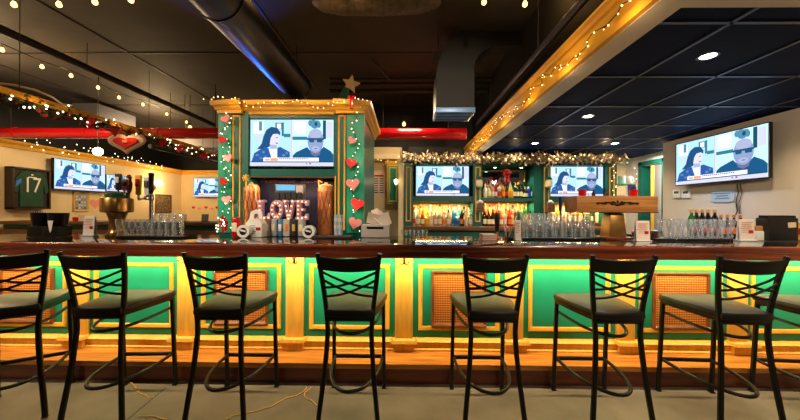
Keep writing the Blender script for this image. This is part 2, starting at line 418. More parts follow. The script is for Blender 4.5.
for k in range(-4, 5):
    cx = cx0 + k * csp
    if cx - 0.1 > X1: continue
    mb = MB(); mb.bb(cx - 0.076, cx + 0.076, 2.695, 2.73, 0.2, 0.974, bev=0.004)
    pl = T(mb).build('pilaster', M_GOLD, bar)
    mb = MB(); mb.bb(cx - 0.088, cx + 0.088, 2.645, 2.73, STEP, 0.238, bev=0.004)
    mb.sweep([(cx - 0.092, 2.73, 0.236), (cx - 0.092, 2.64, 0.236), (cx + 0.092, 2.64, 0.236), (cx + 0.092, 2.73, 0.236)], [(-0.003, 0), (-0.003, 0.012), (0.02, 0.024), (0.03, 0)])
    T(mb).build('pilaster_base', M_GOLD, pl)
    # coat hook
    hz = sz(262, 2.69)
    mb = MB(); mb.box((cx, 2.69, hz + 0.005), (0.016, 0.006, 0.05), bev=0.002)
    for sg in (-1, 1):
        mb.tube([(cx + sg * 0.004, 2.685, hz), (cx + sg * 0.015, 2.67, hz - 0.018), (cx + sg * 0.03, 2.655, hz - 0.012), (cx + sg * 0.036, 2.648, hz + 0.006)], 0.004, 6)
        mb.ball((cx + sg * 0.036, 2.648, hz + 0.008), 0.006, sub=1)
    mb.tube([(cx, 2.685, hz + 0.02), (cx, 2.655, hz + 0.025), (cx, 2.645, hz + 0.04)], 0.004, 6)
    T(mb).build('coat_hook', mat('dark_bronze', (42, 30, 22), 0.4, metal=0.8), bar)
    # panel to the right of this pilaster
    px = cx + csp / 2
    if px > X1: continue
    w = csp - 0.156 - 0.09
    mb = MB(); frame_mb(mb, w, 0.565, 0.036, 0.022, mx=Matrix.Translation((px, 2.721, 0.6)))
    T(mb).build('panel_moulding', M_GOLDT, bar)
    if k % 2 == 0:
        mb = MB(); frame_mb(mb, 0.475, 0.475, 0.03, 0.03, mx=Matrix.Translation((0, 0, 0)))
        vf = mb.build('vent_grille', M_VFR, bar, loc=(px, 2.721 + YB, 0.59))
        mb = MB(); mb.bb(-0.21, 0.21, -0.014, 0.0, -0.21, 0.21); v = mb.build('cane_panel', M_CANE, vf)
        mb = MB()
        for sgx in (-1, 1):
            for sgz in (-1, 1): mb.ball((sgx * 0.222, -0.03, sgz * 0.222), 0.006, sub=1)
        mb.build('screw', M_BRASS, vf)
# LED strip under the overhang, part of the bar
mb = MB(); mb.bb(X0, X1, 2.575, 2.585, 0.966, 0.972); T(mb).build('light_strip', emat('led_strip', (255, 214, 120), 4), bar)

top = thing('bar_counter', 'polished dark bar counter with a red-brown moulded wooden front edge', 'counter', (0, 2.8, CTR))
mb = MB(); mb.bb(X0, X1, 2.535, 3.43, CTR - 0.04, CTR, bev=0.004)
for v in mb.bm.verts: v.co -= Vector((0, 2.8, CTR))
mb.build('countertop', M_TOP, top)
EDGE = [(0.0, -0.105), (0.012, -0.105), (0.02, -0.095), (0.02, -0.05), (0.028, -0.04), (0.034, -0.028), (0.036, -0.012), (0.03, 0.0), (0.018, 0.006), (0.0, 0.003)]
mb = MB(); mb.sweep([(X0, 2.537 - 2.8, 0), (X1, 2.537 - 2.8, 0)], EDGE); mb.build('front_edge', M_MAHOG, top)
mb = MB(); mb.bb(X0, X1, 2.54 - 2.8, 3.4 - 2.8, -0.092, -0.04); mb.build('underside', M_WOODR, top)
mb = MB(); mb.bb(2.75, X1, 3.425 - 2.8, 4.3 - 2.8, -0.04, 0.0); mb.build('return_top', M_TOP, top)
mb = MB(); mb.bb(2.80, X1, 3.44, 4.25, 0, CTR - 0.042); o = mb.build('bar_return', M_DGREEN); tag(o, 'green return of the bar running back beside the right wall', 'bar')
# far bar on the left with a wooden top and teal front
fb = thing('far_bar', 'wood-topped bar with teal front far back on the left', 'bar', (-5.2, 5.9, 0))
mb = MB(); mb.bb(-2.2, 2.0, -0.35, 0.35, 1.06, 1.115, bev=0.01); mb.build('counter', M_BROWN, fb)
mb = MB(); mb.bb(-2.15, 1.95, -0.22, 0.3, 0, 1.06); mb.build('front', mat('teal_paint', (10, 130, 108), 0.45, noise=0.2), fb)
mb = MB(); mb.bb(-2.15, 1.95, -0.4, -0.2, 0.0, 0.97, bev=0.01); mb.build('drink_shelf', M_BROWN, fb)

# ------------------------------------------------------------------ bar stools
def make_stool():
    t = thing('bar_stool', '', 'bar stool', (0, 0, 0), group='black bar stools along the bar')
    # rear posts: curved rectangular tube from foot to crest
    def post(s):
        P = [(.184, -.232, .008), (.178, -.226, .09), (.152, -.2, .34), (.139, -.184, .52), (.138, -.178, .62), (.150, -.18, .76), (.162, -.19, .86), (.176, -.208, .98), (.189, -.232, 1.085)]
        return [Vector((s * a, b, c)) for a, b, c in P]
    def smooth(P, n=4):
        out = []
        for i in range(len(P) - 1):
            p0, p1, p2, p3 = P[max(i - 1, 0)], P[i], P[i + 1], P[min(i + 2, len(P) - 1)]
            for k in range(n):
                u = k / n
                out.append(0.5 * ((2 * p1) + (p2 - p0) * u + (2 * p0 - 5 * p1 + 4 * p2 - p3) * u * u + (3 * p1 - p0 - 3 * p2 + p3) * u ** 3))
        return out + [P[-1]]
    for s in (-1, 1):
        mb = MB(); mb.rect(smooth(post(s)), 0.028, 0.026, up=Vector((0, 1, 0)), bev=0.006)
        lg = mb.build('rear_leg', M_BLACK, t)
        mb = MB(); mb.box((s * .184, -.232, .004), (.036, .034, .008), bev=.002); mb.build('foot_glide', M_STEEL, lg)
        mb = MB(); mb.rect([(s * .19, .25, .008), (s * .187, .232, .35), (s * .184, .215, .69)], 0.026, 0.026, up=Vector((0, 1, 0)), bev=.005)
        lg = mb.build('front_leg', M_BLACK, t)
        mb = MB(); mb.box((s * .19, .25, .004), (.032, .032, .008), bev=.002); mb.build('foot_glide', M_PLB, lg)
    # seat
    def outline(k, dz):
        pts = []
        ctrl = [(.150, -.205), (.168, -.12), (.192, .0), (.207, .12), (.214, .2), (.200, .238), (.15, .25), (0, .254)]
        right = [Vector((a * k, b * k + 0.02 * (1 - k), dz - .012)) for a, b in ctrl]
        left = [Vector((-p.x, p.y, p.z)) for p in right[:-1]][::-1]
        return right + left + [Vector((-.10 * k, -.222 * k, dz - .012)), Vector((0, -.226 * k, dz - .012)), Vector((.10 * k, -.222 * k, dz - .012))]
    def slab(levels):
        mb = MB(); rings = []
        for k, z in levels: rings.append([mb.bm.verts.new(p) for p in outline(k, z)])
        n = len(rings[0])
        for a, b in zip(rings, rings[1:]):
            for j in range(n): mb.bm.faces.new((a[j], a[(j + 1) % n], b[(j + 1) % n], b[j]))
        mb.bm.faces.new(rings[0][::-1]); mb.bm.faces.new(rings[-1]); return mb
    slab([(.95, .70), (.985, .705), (1.0, .718), (.995, .733), (.965, .745), (.86, .752), (.6, .755), (.2, .754)]).build('seat', M_VINYL, t)
    slab([(.93, .682), (.945, .684), (.945, .70)]).build('seat_pan', M_BLACK, t)
    # crest rail: curved flat plate
    mb = MB(); pts = []
    for k in range(9):
        u = -1 + k / 4; pts.append((u * .18, -.22 - .022 * (1 - u * u), 1.026 - .012 * (1 - u * u)))
    mb.rect(pts, 0.018, 0.088, up=Vector((0, -.3, 1)), bev=.004); mb.build('crest_rail', M_BLACK, t)
    # lattice of two pairs of crossing curved slats
    def yz(z): return -.178 - (z - .76) * .16
    for s in (-1, 1):
        for zl, zc, zr in ((.972, .900, .868), (.920, .845, .812)):
            mb = MB(); pts = []
            for k in range(11):
                u = k / 10
                z = zl * (1 - u) * (1 - 2 * u) + 4 * zc * u * (1 - u) + zr * u * (2 * u - 1)
                hw = .152 + (z - .80) * .13
                x = (-1 + 2 * u) * hw
                pts.append((s * x, yz(z) - 0.02 * (1 - (2 * u - 1) ** 2) + s * 0.003, z))
            mb.rect(pts, 0.009, 0.015, up=Vector((0, -.3, 1)), bev=.002); mb.build('back_slat', M_BLACK, t)
    # hoops: foot ring and brace under the seat
    def hoop(z, w, y0, y1, zb):
        pts = []
        for k in range(25):
            a = -PI / 2 + PI * k / 24
            pts.append((w * math.sin(a) * (1.0), y0 - (y0 - y1) * (math.cos(a) ** 0.8 if math.cos(a) > 0 else 0), z + (zb - z) * max(0, math.cos(a))))
        return pts
    mb = MB(); mb.tube(hoop(.245, .176, .235, -.215, .235), .0115, 8); mb.build('foot_ring', M_BLACK, t)
    mb = MB(); mb.tube(hoop(.60, .168, .22, -.175, .575), .0105, 8); mb.build('seat_brace', M_BLACK, t)
    mb = MB(); mb.rect([(-.187, .237, .245), (.187, .237, .245)], .02, .026, bev=.004); mb.build('front_stretcher', M_BLACK, t)
    mb = MB(); mb.rect([(-.18, .212, .668), (.18, .212, .668)], .02, .024); mb.build('seat_support', M_BLACK, t)
    mb = MB(); mb.rect([(-.14, -.178, .668), (.14, -.178, .668)], .018, .024); mb.build('seat_support', M_BLACK, t)
    return t
stool = make_stool()
SPOTS = [
    (-2.59, 2.096, 33, 'black cross-back bar stool turned towards the left edge, leftmost of the row'),
    (-1.928, 2.14, 3, 'second black cross-back bar stool from the left, before a plain green panel'),
    (-1.155, 2.14, 0, 'third black cross-back bar stool from the left, a cane vent behind it'),
    (-0.336, 2.14, 0, 'fourth black cross-back bar stool from the left, just left of the central pilaster'),
    (0.555, 2.14, 0, 'fifth black cross-back bar stool from the left, just right of the central pilaster'),
    (1.322, 2.14, 0, 'sixth black cross-back bar stool from the left, below the wooden tap box'),
    (2.098, 2.14, -2.5, 'seventh black bar stool from the left, its whole back in view below the big television'),
    (2.79, 2.14, -4, 'black bar stool cut off by the right edge, only seat and front legs showing')]
for i, (x, y, a, lb) in enumerate(SPOTS):
    o = stool if i == 0 else dup(stool, (x, y, 0))
    o.location = (x, y, 0); o.rotation_euler = (0, 0, R(a)); o['label'] = lb
# thin pale cord on the floor
def cord(name, pts, label):
    P = [atZ(a, b, 0.004) for a, b in pts]; o0 = P[0].copy()
    mb = MB(); mb.tube([p - o0 for p in P], 0.0035, 6); o = mb.build(name, mat('pale_yellow_cord', (240, 196, 110), 0.5), loc=o0)
    tag(o, label, 'cord')
cord('cord', [(225.7, 419.6), (232, 416), (244.8, 413), (256, 411.5), (264, 408.5), (271, 406.7), (279, 402), (286.7, 398), (296, 396), (303.8, 391.4), (306.5, 388), (306, 386.6)], 'long pale yellow cord on the concrete between the third and fourth stools')
cord('cord', [(311, 387), (308, 390), (304.6, 393), (304.5, 396), (307, 399), (311, 400), (317, 405.7)], 'short pale yellow cord curling beside the fourth stool')
cord('cord', [(128.7, 382), (133, 384), (135, 388), (140, 390), (137, 392.5), (141, 394), (146, 395), (149, 397.5), (153.7, 397.5)], 'curly pale yellow cord on the concrete between the second and third stools')
cord('cord', [(138.7, 416.5), (150, 416.3), (157, 416.7), (161, 418.5), (167, 419.8)], 'pale yellow cord lying at the bottom edge below the curly one')
# ------------------------------------------------------------------ televisions
PIC = [emat('tv_' + n, c, s) for n, c, s in [
    ('pale_left', (176, 224, 250), 1.3), ('pale_right', (190, 234, 255), 1.4), ('teal', (70, 150, 170), .8), ('hair', (44, 96, 150), .85),
    ('face', (222, 222, 244), 1.2), ('jacket', (56, 104, 184), .9), ('shirt', (240, 248, 252), 1.3), ('jumper', (36, 104, 156), .85),
    ('mauve', (150, 172, 216), 1.05), ('glasses', (44, 104, 150), .8), ('plant', (96, 160, 200), .9), ('banner', (246, 244, 248), 1.3),
    ('orange', (246, 170, 130), 1.1), ('ticker', (214, 216, 244), 1.2), ('text', (70, 80, 120), .7), ('divider', (236, 190, 200), 1.1),
    ('dteal', (36, 104, 128), .7), ('shade', (184, 192, 228), 1.05), ('mauve_dark', (124, 128, 174), .9), ('lips', (170, 100, 140), .8)]]
def pic_poly():
    U = lambda x: (x - 65) / 533.0
    V = lambda y: 1 - (y - 58) / 302.0
    L = []
    def p(mi, pts): L.append((mi, [(min(1, max(0, U(x))), min(1, max(0, V(y)))) for x, y in pts]))
    def e(mi, cx, cy, rx, ry, n=18): p(mi, [(cx + rx * math.cos(2 * PI * k / n), cy + ry * math.sin(2 * PI * k / n)) for k in range(n)])
    def b(mi, x0, y0, x1, y1): p(mi, [(x0, y0), (x1, y0), (x1, y1), (x0, y1)])
    b(0, 65, 58, 330, 360); b(1, 330, 58, 598, 360)
    b(6, 84, 72, 150, 150); b(10, 120, 70, 140, 130); b(2, 225, 78, 276, 120); b(6, 235, 84, 262, 116); b(2, 266, 76, 280, 165); b(2, 280, 150, 322, 172); b(0, 284, 84, 316, 146); b(13, 100, 160, 135, 200)
    b(2, 335, 168, 430, 190); b(6, 345, 70, 420, 150); b(16, 530, 62, 550, 185); b(13, 552, 70, 590, 180)
    for q in ((450, 80, 14, 20), (470, 70, 18, 12), (492, 78, 20, 16), (478, 98, 24, 18), (505, 92, 12, 20)): e(10, *q)
    e(16, 486, 86, 9, 14)
    # woman
    p(3, [(108, 252), (138, 215), (150, 165), (168, 125), (200, 104), (238, 112), (258, 140), (256, 160), (238, 150), (214, 158), (205, 200), (188, 235), (150, 250)])
    e(4, 218, 186, 36, 50); p(3, [(176, 205), (180, 150), (205, 128), (250, 138), (240, 150), (212, 152), (196, 178), (190, 220)])
    p(17, [(192, 220), (236, 225), (232, 262), (196, 262)])
    p(5, [(74, 332), (90, 278), (120, 258), (165, 236), (190, 250), (212, 332)]); p(5, [(236, 332), (240, 240), (258, 236), (318, 268), (322, 332)])
    p(6, [(184, 250), (236, 250), (240, 320), (206, 320)])
    for q in ((110, 290, 12, 8), (150, 270, 10, 9), (280, 290, 12, 9), (135, 310, 10, 7), (300, 275, 8, 8), (165, 300, 8, 8)): e(10, *q, n=8)
    e(3, 236, 176, 7, 3, 8); e(19, 236, 212, 8, 4, 8)
    # divider
    b(15, 326, 58, 332, 335)
    # man
    p(7, [(335, 334), (338, 292), (360, 270), (430, 236), (482, 296), (536, 234), (580, 262), (598, 285), (598, 334)])
    p(18, [(446, 240), (520, 240), (512, 284), (484, 298), (456, 284)])
    e(8, 484, 196, 52, 80); e(17, 484, 150, 42, 32); e(17, 484, 246, 26, 16, 12)
    b(9, 430, 178, 538, 190); p(9, [(440, 180), (478, 180), (474, 206), (446, 206)]); p(9, [(490, 180), (530, 180), (526, 206), (494, 206)]); e(19, 486, 246, 11, 3, 8)
    # lower third and ticker
    b(11, 150, 306, 505, 331); b(12, 196, 310, 243, 328); b(12, 162, 314, 190, 326)
    for x in range(252, 436, 12): b(14, x, 311, x + 9, 317)
    b(16, 70, 331, 598, 337); b(13, 65, 337, 598, 360)
    b(19, 446, 340, 456, 350); b(14, 426, 342, 432, 350)
    return L
for m_ in PIC: m_.cycles.emission_sampling = 'AUTO'
PICL = pic_poly()
def make_tv(label, loc, w, h, rz=0.0, tilt=0.0, d=0.06, group='televisions showing the same interview'):
    """root at the centre of the screen's back; screen faces local -Y"""
    t = thing('television', label, 'television', loc, rz, group)
    t.rotation_euler = (tilt, 0, rz)
    b = 0.012
    mb = MB(); mb.box((0, -d / 2, 0), (w + 2 * b, d, h + 2 * b), bev=.006); mb.build('casing', M_PLB, t)
    mb = MB()
    for k, (mi, pts) in enumerate(PICL):
        mb.face([((u - .5) * w, -d - 0.0012 - 0.00012 * k, (v - .5) * h) for u, v in pts], mi)
    sc = bpy.data.objects.new('screen', None)
    me = bpy.data.meshes.new('screen'); 
    for f in mb.bm.faces:
        f.normal_update()
        if f.normal.y > 0: f.normal_flip()
    mb.bm.to_mesh(me); mb.bm.free()
    for m in PIC: me.materials.append(m)
    sc = child(t, 'screen', me)
    mb = MB(); frame_mb(mb, w + 2 * b, h + 2 * b, b, .008, mx=Matrix.Translation((0, -d + .001, 0))); mb.build('bezel', M_PLB, t)
    mb = MB(); mb.box((0, .03, 0), (.2, .06, .2), bev=.004); mb.build('wall_bracket', M_PLB, t)
    return t

# ------------------------------------------------------------------ green column with television
YC = 3.5; YCB = 4.8
def cxp(px, Y=YC): return sx(px, Y, 160)
def czp(py, Y=YC, px=290): return sz(py, Y, px)
XL, XR = cxp(220), cxp(363)
ZT = czp(111.5)
col = thing('display_column', 'tall emerald column with gold cornice and gold strips behind the bar', 'column', ((XL + XR) / 2, YC, 0))
OX = (XL + XR) / 2
def TC(mb):
    for v in mb.bm.verts: v.co -= Vector((OX, YC, 0))
    return mb
tvx0, tvx1 = cxp(248.3), cxp(334.2); tvz0, tvz1 = czp(167), czp(118)
mb = MB()
mb.bb(XL, XR, YC + .25, YCB, 0, ZT)                                   # core
mb.bb(XL, tvx0, YC, YC + .26, 0, ZT); mb.bb(tvx1, XR, YC, YC + .26, 0, ZT)   # posts
mb.bb(tvx0, tvx1, YC + .02, YC + .26, tvz1, ZT); mb.bb(tvx0, tvx1, YC + .02, YC + .26, czp(177), tvz0 - .02)
TC(mb).build('carcass', M_DGREEN, col)
mb = MB(); mb.bb(XL - .012, cxp(232), YC - .015, YC + .1, 1.09, ZT); mb.bb(cxp(347), XR + .012, YC - .015, YC + .1, 1.09, ZT)
TC(mb).build('corner_board', M_GREEN, col)
for a, b in ((232.5, 241), (338, 345.5)):
    mb = MB(); w = cxp(b) - cxp(a); zt, zb = czp(115), 1.12
    frame_mb(mb, w, zt - zb, .02, .014, mx=Matrix.Translation(((cxp(a) + cxp(b)) / 2, YC + .001, (zt + zb) / 2)))
    TC(mb).build('gold_strip_moulding', M_GOLDT, col)
for a in (246.5, 335.6):
    mb = MB(); mb.bb(cxp(a) - .007, cxp(a) + .007, YC - .012, YC + .02, 1.1, czp(176)); TC(mb).build('gold_bead', M_GOLDT, col)
mb = MB(); mb.bb(tvx0 - .005, tvx1 + .005, YC - .008, YC + .03, czp(177.6), czp(176.6)); TC(mb).build('niche_edge', M_BROWN, col)
mb = MB(); mb.bb(tvx0, tvx1, YC + .235, YC + .25, 1.09, czp(177)); cb = TC(mb).build('chalkboard', mat('navy_chalkboard', (9, 13, 58), .6, noise=.3, nscale=5), col)
M_CHALK = mat('purple_chalk', (150, 90, 150), .9)
tm = child(cb, 'chalk_writing', text_mesh('Welcome  Back', .115, M_CHALK, .0005, .25)); tm.location = ((sx(288, 3.73, 182) - OX), .232, sz(181.5, 3.73) ); tm.rotation_euler = (R(90), 0, 0)
tm.scale = (.95, .55, 1)
# cornice with break-outs over both posts, returning along the right side
CP = [(0, 0), (.015, 0), (.02, .03), (.045, .045), (.055, .07), (.085, .085), (.095, .115), (.095, .135), (0, .135)]
def cornice(mb, pts): mb.sweep(pts, CP)
zc = ZT - .03
mb = MB()
cornice(mb, [(XL, YCB, zc), (XL, YC - .03, zc), (cxp(243), YC - .03, zc), (cxp(243), YC + .02, zc), (cxp(336.5), YC + .02, zc), (cxp(336.5), YC - .03, zc), (XR, YC - .03, zc), (XR, YCB, zc)])
mb.bb(XL, XR, YC + .02, YCB - .01, ZT, ZT + .1)
TC(mb).build('cornice', M_GOLDT, col)
mb = MB(); mb.bb(tvx0 - .1, tvx1 + .1, 3.432, YC + .235, 1.03, CTR, bev=.001); TC(mb).build('niche_counter', M_TOP, col)
tvx, tvz = (tvx0 + tvx1) / 2, (tvz0 + tvz1) / 2
make_tv('television set into the green column above the chalkboard', (tvx, YC + .09, tvz), cxp(333) - cxp(249.5), czp(119) - czp(165.5), d=.07)
# side televisions
make_tv('large television on the grey right wall', (RW - .07, (atX(674, 165, RW - .13).y + atX(767, 150, RW - .13).y) / 2, (atX(720, 155, RW - .13).z - .03)), abs(atX(674, 165, RW - .13).y - atX(767, 150, RW - .13).y) - .02, atX(720, 132.5, RW - .13).z - atX(720, 182, RW - .13).z - .03, R(-90), d=.035)
a = atX(53, 174, LW + .12); b = atX(105, 178, LW + .12)
make_tv('television on the cream left wall beside the framed shirt', (LW + .07, (a.y + b.y) / 2, atX(79, 176, LW + .12).z), b.y - a.y - .03, (b.y - a.y) * .55, R(90))
a = atX(105.5, 184, LW + .12); 
make_tv('small television on the left wall half hidden behind the tap handles', (LW + .07, a.y + .3, 1.35 + 25.5 * (a.y + .3) / F), .56, .4, R(90))
a = atY(194, 188, BW - .12); b = atY(224, 188, BW - .12)
make_tv('small television on the far cream wall left of the column', ((a.x + b.x) / 2, BW - .07, sz(187.5, BW - .12, 207)), b.x - a.x, (b.x - a.x) * .6)

# ------------------------------------------------------------------ back bar
YF, YK = 5.6, 5.98
def bx(px, Y=YF): return sx(px, Y, 195)
def bz(py, Y=YF, px=510): return sz(py, Y, px)
BL, BR = bx(404), bx(616)
ZB = bz(161)
bb = thing('back_bar', 'emerald back bar with shelves, gold inlaid pilasters and a brown counter', 'back bar', ((BL + BR) / 2, YF, 0))
OB = (BL + BR) / 2
def TB(mb):
    for v in mb.bm.verts: v.co -= Vector((OB, YF, 0))
    return mb
zcn = bz(226.5)
mb = MB(); mb.bb(BL, BR, YK, YK + .03, 0, ZB); TB(mb).build('back_panel', M_DGREEN, bb)
mb = MB(); mb.bb(BL, BR, YF - .02, YK, 0, zcn - .09); TB(mb).build('base_cabinet', M_DGREEN, bb)
mb = MB(); mb.bb(BL, BR, YF - .12, YK, zcn - .07, zcn, bev=.01); TB(mb).build('counter', M_BROWN, bb)
mb = MB(); mb.bb(BL, BR, YF - .02, YK, bz(165.5), ZB); mb.bb(BL, BR, YF - .06, YK, ZB - .03, ZB, bev=.006); TB(mb).build('header', M_DGREEN, bb)
PILS = [(404, 413), (473, 482), (542, 550), (606, 616)]
for a, b in PILS:
    mb = MB(); mb.bb(bx(a), bx(b), YF - .02, YK, zcn, bz(165.5)); pl = TB(mb).build('pilaster', M_DGREEN, bb)
    mb = MB(); c = (bx(a) + bx(b)) / 2; zt, zb = bz(167), bz(222)
    frame_mb(mb, .095, zt - zb, .02, .012, mx=Matrix.Translation((c, YF - .019, (zt + zb) / 2))); TB(mb).build('gold_inlay', M_GOLDT, pl)
for a, b in ((413, 473), (550, 606)):
    mb = MB(); mb.bb(bx(a), bx(b), YF + .02, YK, bz(202), bz(196.6)); TB(mb).build('shelf', M_DGREEN, bb)
    mb = MB(); mb.bb(bx(a), bx(b), YK - .012, YK, zcn, bz(202)); TB(mb).build('lit_back_panel', mat('cream_back_panel', (248, 214, 150), .5), bb)
mb = MB(); mb.bb(bx(482), bx(534), YF, YK, bz(201), bz(198)); TB(mb).build('shelf', M_DGREEN, bb)
mb = MB(); mb.bb(bx(482), bx(534), YK - .012, YK, zcn, bz(201)); TB(mb).build('lit_back_panel', MC['cream_back_panel'], bb)
mb = MB(); mb.bb(bx(534), bx(542), YF, YK, zcn, bz(165.5)); TB(mb).build('side_panel', M_DGREEN, bb)
mb = MB(); mb.bb(bx(484), bx(533), YK - .012, YK, bz(198), bz(167.5)); mi = TB(mb).build('mirror', M_MIRROR, bb)
mb = MB(); w = bx(533) - bx(484); frame_mb(mb, w, bz(167.5) - bz(198), .03, .02, mx=Matrix.Translation(((bx(533) + bx(484)) / 2, YK - .012, (bz(167.5) + bz(198)) / 2))); TB(mb).build('mirror_frame', M_GOLDT, mi)
for px in (496, 522.5):
    mb = MB(); mb.lathe([(.03, 0), (.045, .02), (.02, .03)], (bx(px), YF + .06, bz(165.5) - .03), 12); s_ = TB(mb).build('shelf_spotlight', M_DGREEN, bb)
    mb = MB(); mb.lathe([(0.0, 0), (.026, 0), (.026, .003)], (bx(px), YF + .06, bz(165.5) - .033), 12); TB(mb).build('lens', emat('spot_lens', (220, 255, 220), 10), s_)
for px, lb in ((442.7, 'television above the bottles in the left bay of the back bar'), (578, 'television in the right bay of the back bar above the wooden tap box')):
    make_tv(lb, (bx(px), YF + .12, bz(181)), bx(469.3) - bx(416.2), bz(166) - bz(195.8), d=.06)
# pale end post left of the back bar and hanging wall cabinet behind
mb = MB(); mb.bb(bx(398.5), bx(403.2), YF - .05, YF + .1, 0, bz(163)); mb.bb(bx(397), bx(403.6), YF - .07, YF + .12, bz(163), bz(160.5), bev=.008)
tag(mb.build('end_post', M_CREAM), 'cream end post left of the back bar', 'post')
YW = 6.25
wc = thing('wall_cabinet', 'hanging emerald cabinet with yellow trim left of the back bar', 'cabinet', (sx(393, YW, 185), YW, sz(204, YW)))
w, h = sx(399, YW, 185) - sx(387, YW, 185), sz(165, YW) - sz(204, YW)
mb = MB(); mb.bb(-w / 2, w / 2, 0, .35, 0, h); mb.build('carcass', M_GOLD, wc)
mb = MB(); mb.bb(-w / 2 + .02, w / 2 - .02, -.02, 0, .02, h - .02, bev=.004); d = mb.build('door', M_GREEN, wc)
mb = MB(); frame_mb(mb, w - .07, h - .09, .025, .012, mx=Matrix.Translation((0, -.02, h / 2))); mb.build('door_moulding', M_GOLDT, d)
mb = MB(); mb.sweep([(-w / 2, .35, h), (-w / 2, 0, h), (w / 2, 0, h), (w / 2, .35, h)], [(0, 0), (.05, .05), (.05, .07), (0, .07)]); mb.build('crown', M_GOLDT, wc)
lt = thing('wall_light', 'small glowing wall light on the end post beside the hanging cabinet', 'light', (sx(396, YF - .1, 182), YF - .1, sz(184, YF)))
mb = MB(); mb.box((0, .03, 0), (.03, .04, .08), bev=.005); mb.build('back_plate', M_BRASS, lt)
mb = MB(); mb.lathe([(.012, -.02), (.03, .02), (.035, .06), (.02, .075), (0, .078)], (0, 0, 0), 12); mb.build('shade', emat('shade_glow', (255, 226, 160), 9), lt)
# notice on the wall
nt_ = thing('notice_sheet', 'white notice sheet with red heading on the wall behind', 'notice', (sx(379, 6.59, 185), 6.595, sz(195.5, 6.6)))
w, h = .24, .46
mb = MB(); mb.bb(-w / 2, w / 2, -.006, 0, 0, h); p = mb.build('sheet', M_PAPER, nt_)
mb = MB(); mb.bb(-w / 2 + .02, w / 2 - .02, -.008, -.006, h - .07, h - .03); mb.build('heading', M_PRED, nt_)
mb = MB()
for c in (-.06, .055):
    for k in range(7): mb.bb(c - .045, c + .045, -.0075, -.006, .05 + k * .048, .07 + k * .048)
mb.build('printed_lines', M_INK, nt_)
mb = MB(); mb.bb(sx(372, 6.4, 155), sx(402, 6.4, 155), 6.3, 6.6, sz(159, 6.3), sz(147, 6.3), bev=.02); tag(mb.build('duct_box', M_CREAM), 'cream boxed-in duct above the notice sheet', 'duct')
# corner shelves right of the back bar
cs = thing('corner_shelf', 'green corner shelves with mugs right of the back bar', 'shelf', (bx(624), 5.9, 0))
for py in (163, 184, 206): mb = MB(); mb.bb(bx(618) - bx(624), bx(630) - bx(624), -.25, .1, bz(py + 1.5, 5.8), bz(py, 5.8), bev=.004); mb.build('shelf', M_GREEN, cs)
mb = MB(); mb.bb(bx(618) - bx(624), bx(630.5) - bx(624), .1, .13, 1.0, bz(163, 5.8)); mb.build('back_board', M_DGREEN, cs)
def mug(name, label, loc, m, s=1.0, group=None):
    t = thing(name, label, 'mug', loc, 0, group)
    mb = MB(); mb.lathe([(.036 * s, 0), (.042 * s, .01 * s), (.042 * s, .1 * s), (.037 * s, .1 * s), (.035 * s, .012 * s), (0, .01 * s)], (0, 0, 0), 14); mb.build('body', m, t)
    mb = MB(); mb.tube([(.04 * s, 0, .085 * s), (.07 * s, 0, .08 * s), (.075 * s, 0, .05 * s), (.06 * s, 0, .025 * s), (.04 * s, 0, .02 * s)], .006 * s, 6, up=Vector((0, 1, 0))); mb.build('handle', m, t)
    return t
for px, py, s, m, lb in ((619.8, 184, 1.4, M_WHITE, 'cream mug on the upper corner shelf, left one'), (625.8, 184, 1.4, M_WHITE, 'cream mug on the upper corner shelf, right one'), (621.5, 206, 2.0, M_WHP, 'white mug on the lower corner shelf')):
    mug('mug', lb, (bx(px, 5.8), 5.75, bz(py, 5.8) + .001), m, s, 'mugs on the corner shelves')

# ------------------------------------------------------------------ bottles
def bprof(kind):
    return {'liquor': [(.0, 0), (.036, 0), (.039, .006), (.039, .165), (.034, .19), (.016, .215), (.0135, .225), (.0135, .28), (.0, .28)],
            'wine': [(.0, 0), (.036, 0), (.038, .006), (.038, .18), (.03, .21), (.017, .235), (.0145, .25), (.0145, .3), (.0, .3)],
            'squat': [(.0, 0), (.048, 0), (.053, .01), (.054, .11), (.046, .145), (.02, .165), (.015, .175), (.015, .22), (.0, .22)],
            'tall': [(.0, 0), (.03, 0), (.032, .006), (.029, .2), (.026, .225), (.013, .25), (.012, .26), (.012, .32), (.0, .32)],
            'flask': [(.0, 0), (.03, 0), (.04, .008), (.047, .1), (.044, .15), (.024, .19), (.014, .2), (.014, .25), (.0, .25)]}[kind]
BM = {}
def bottle_meshes(kind, glass, cap, labm):
    k = (kind, glass.name, cap.name, labm.name)
    if k in BM: return BM[k]
    pr = bprof(kind); rb = max(r for r, z in pr); H = pr[-1][1]
    b = MB(); b.lathe(pr, seg=12); b = b.mesh('bottle', glass)
    c = MB(); r = pr[-2][0] + .003; c.lathe([(r, H - .035), (r, H + .004), (r * .8, H + .008), (0, H + .008)], seg=10); c = c.mesh('cap', cap)
    z0, z1 = (.04, .125) if kind != 'squat' else (.03, .095)
    def rad(z):
        for (r0, a0), (r1, a1) in zip(pr, pr[1:]):
            if a0 <= z <= a1 and a1 > a0: return r0 + (r1 - r0) * (z - a0) / (a1 - a0)
        return rb
    l = MB(); n = 8; rows = []
    for z in (z0, (z0 + z1) / 2, z1):
        rows.append([l.bm.verts.new(((rad(z) + .0012) * math.cos(-PI / 2 + (k_ - n / 2) * .25), (rad(z) + .0012) * math.sin(-PI / 2 + (k_ - n / 2) * .25), z)) for k_ in range(n + 1)])
    for a, bq in zip(rows, rows[1:]):
        for j in range(n): l.bm.faces.new((a[j], a[j + 1], bq[j + 1], bq[j]))
    l = l.mesh('label', labm)
    BM[k] = (b, c, l); return BM[k]
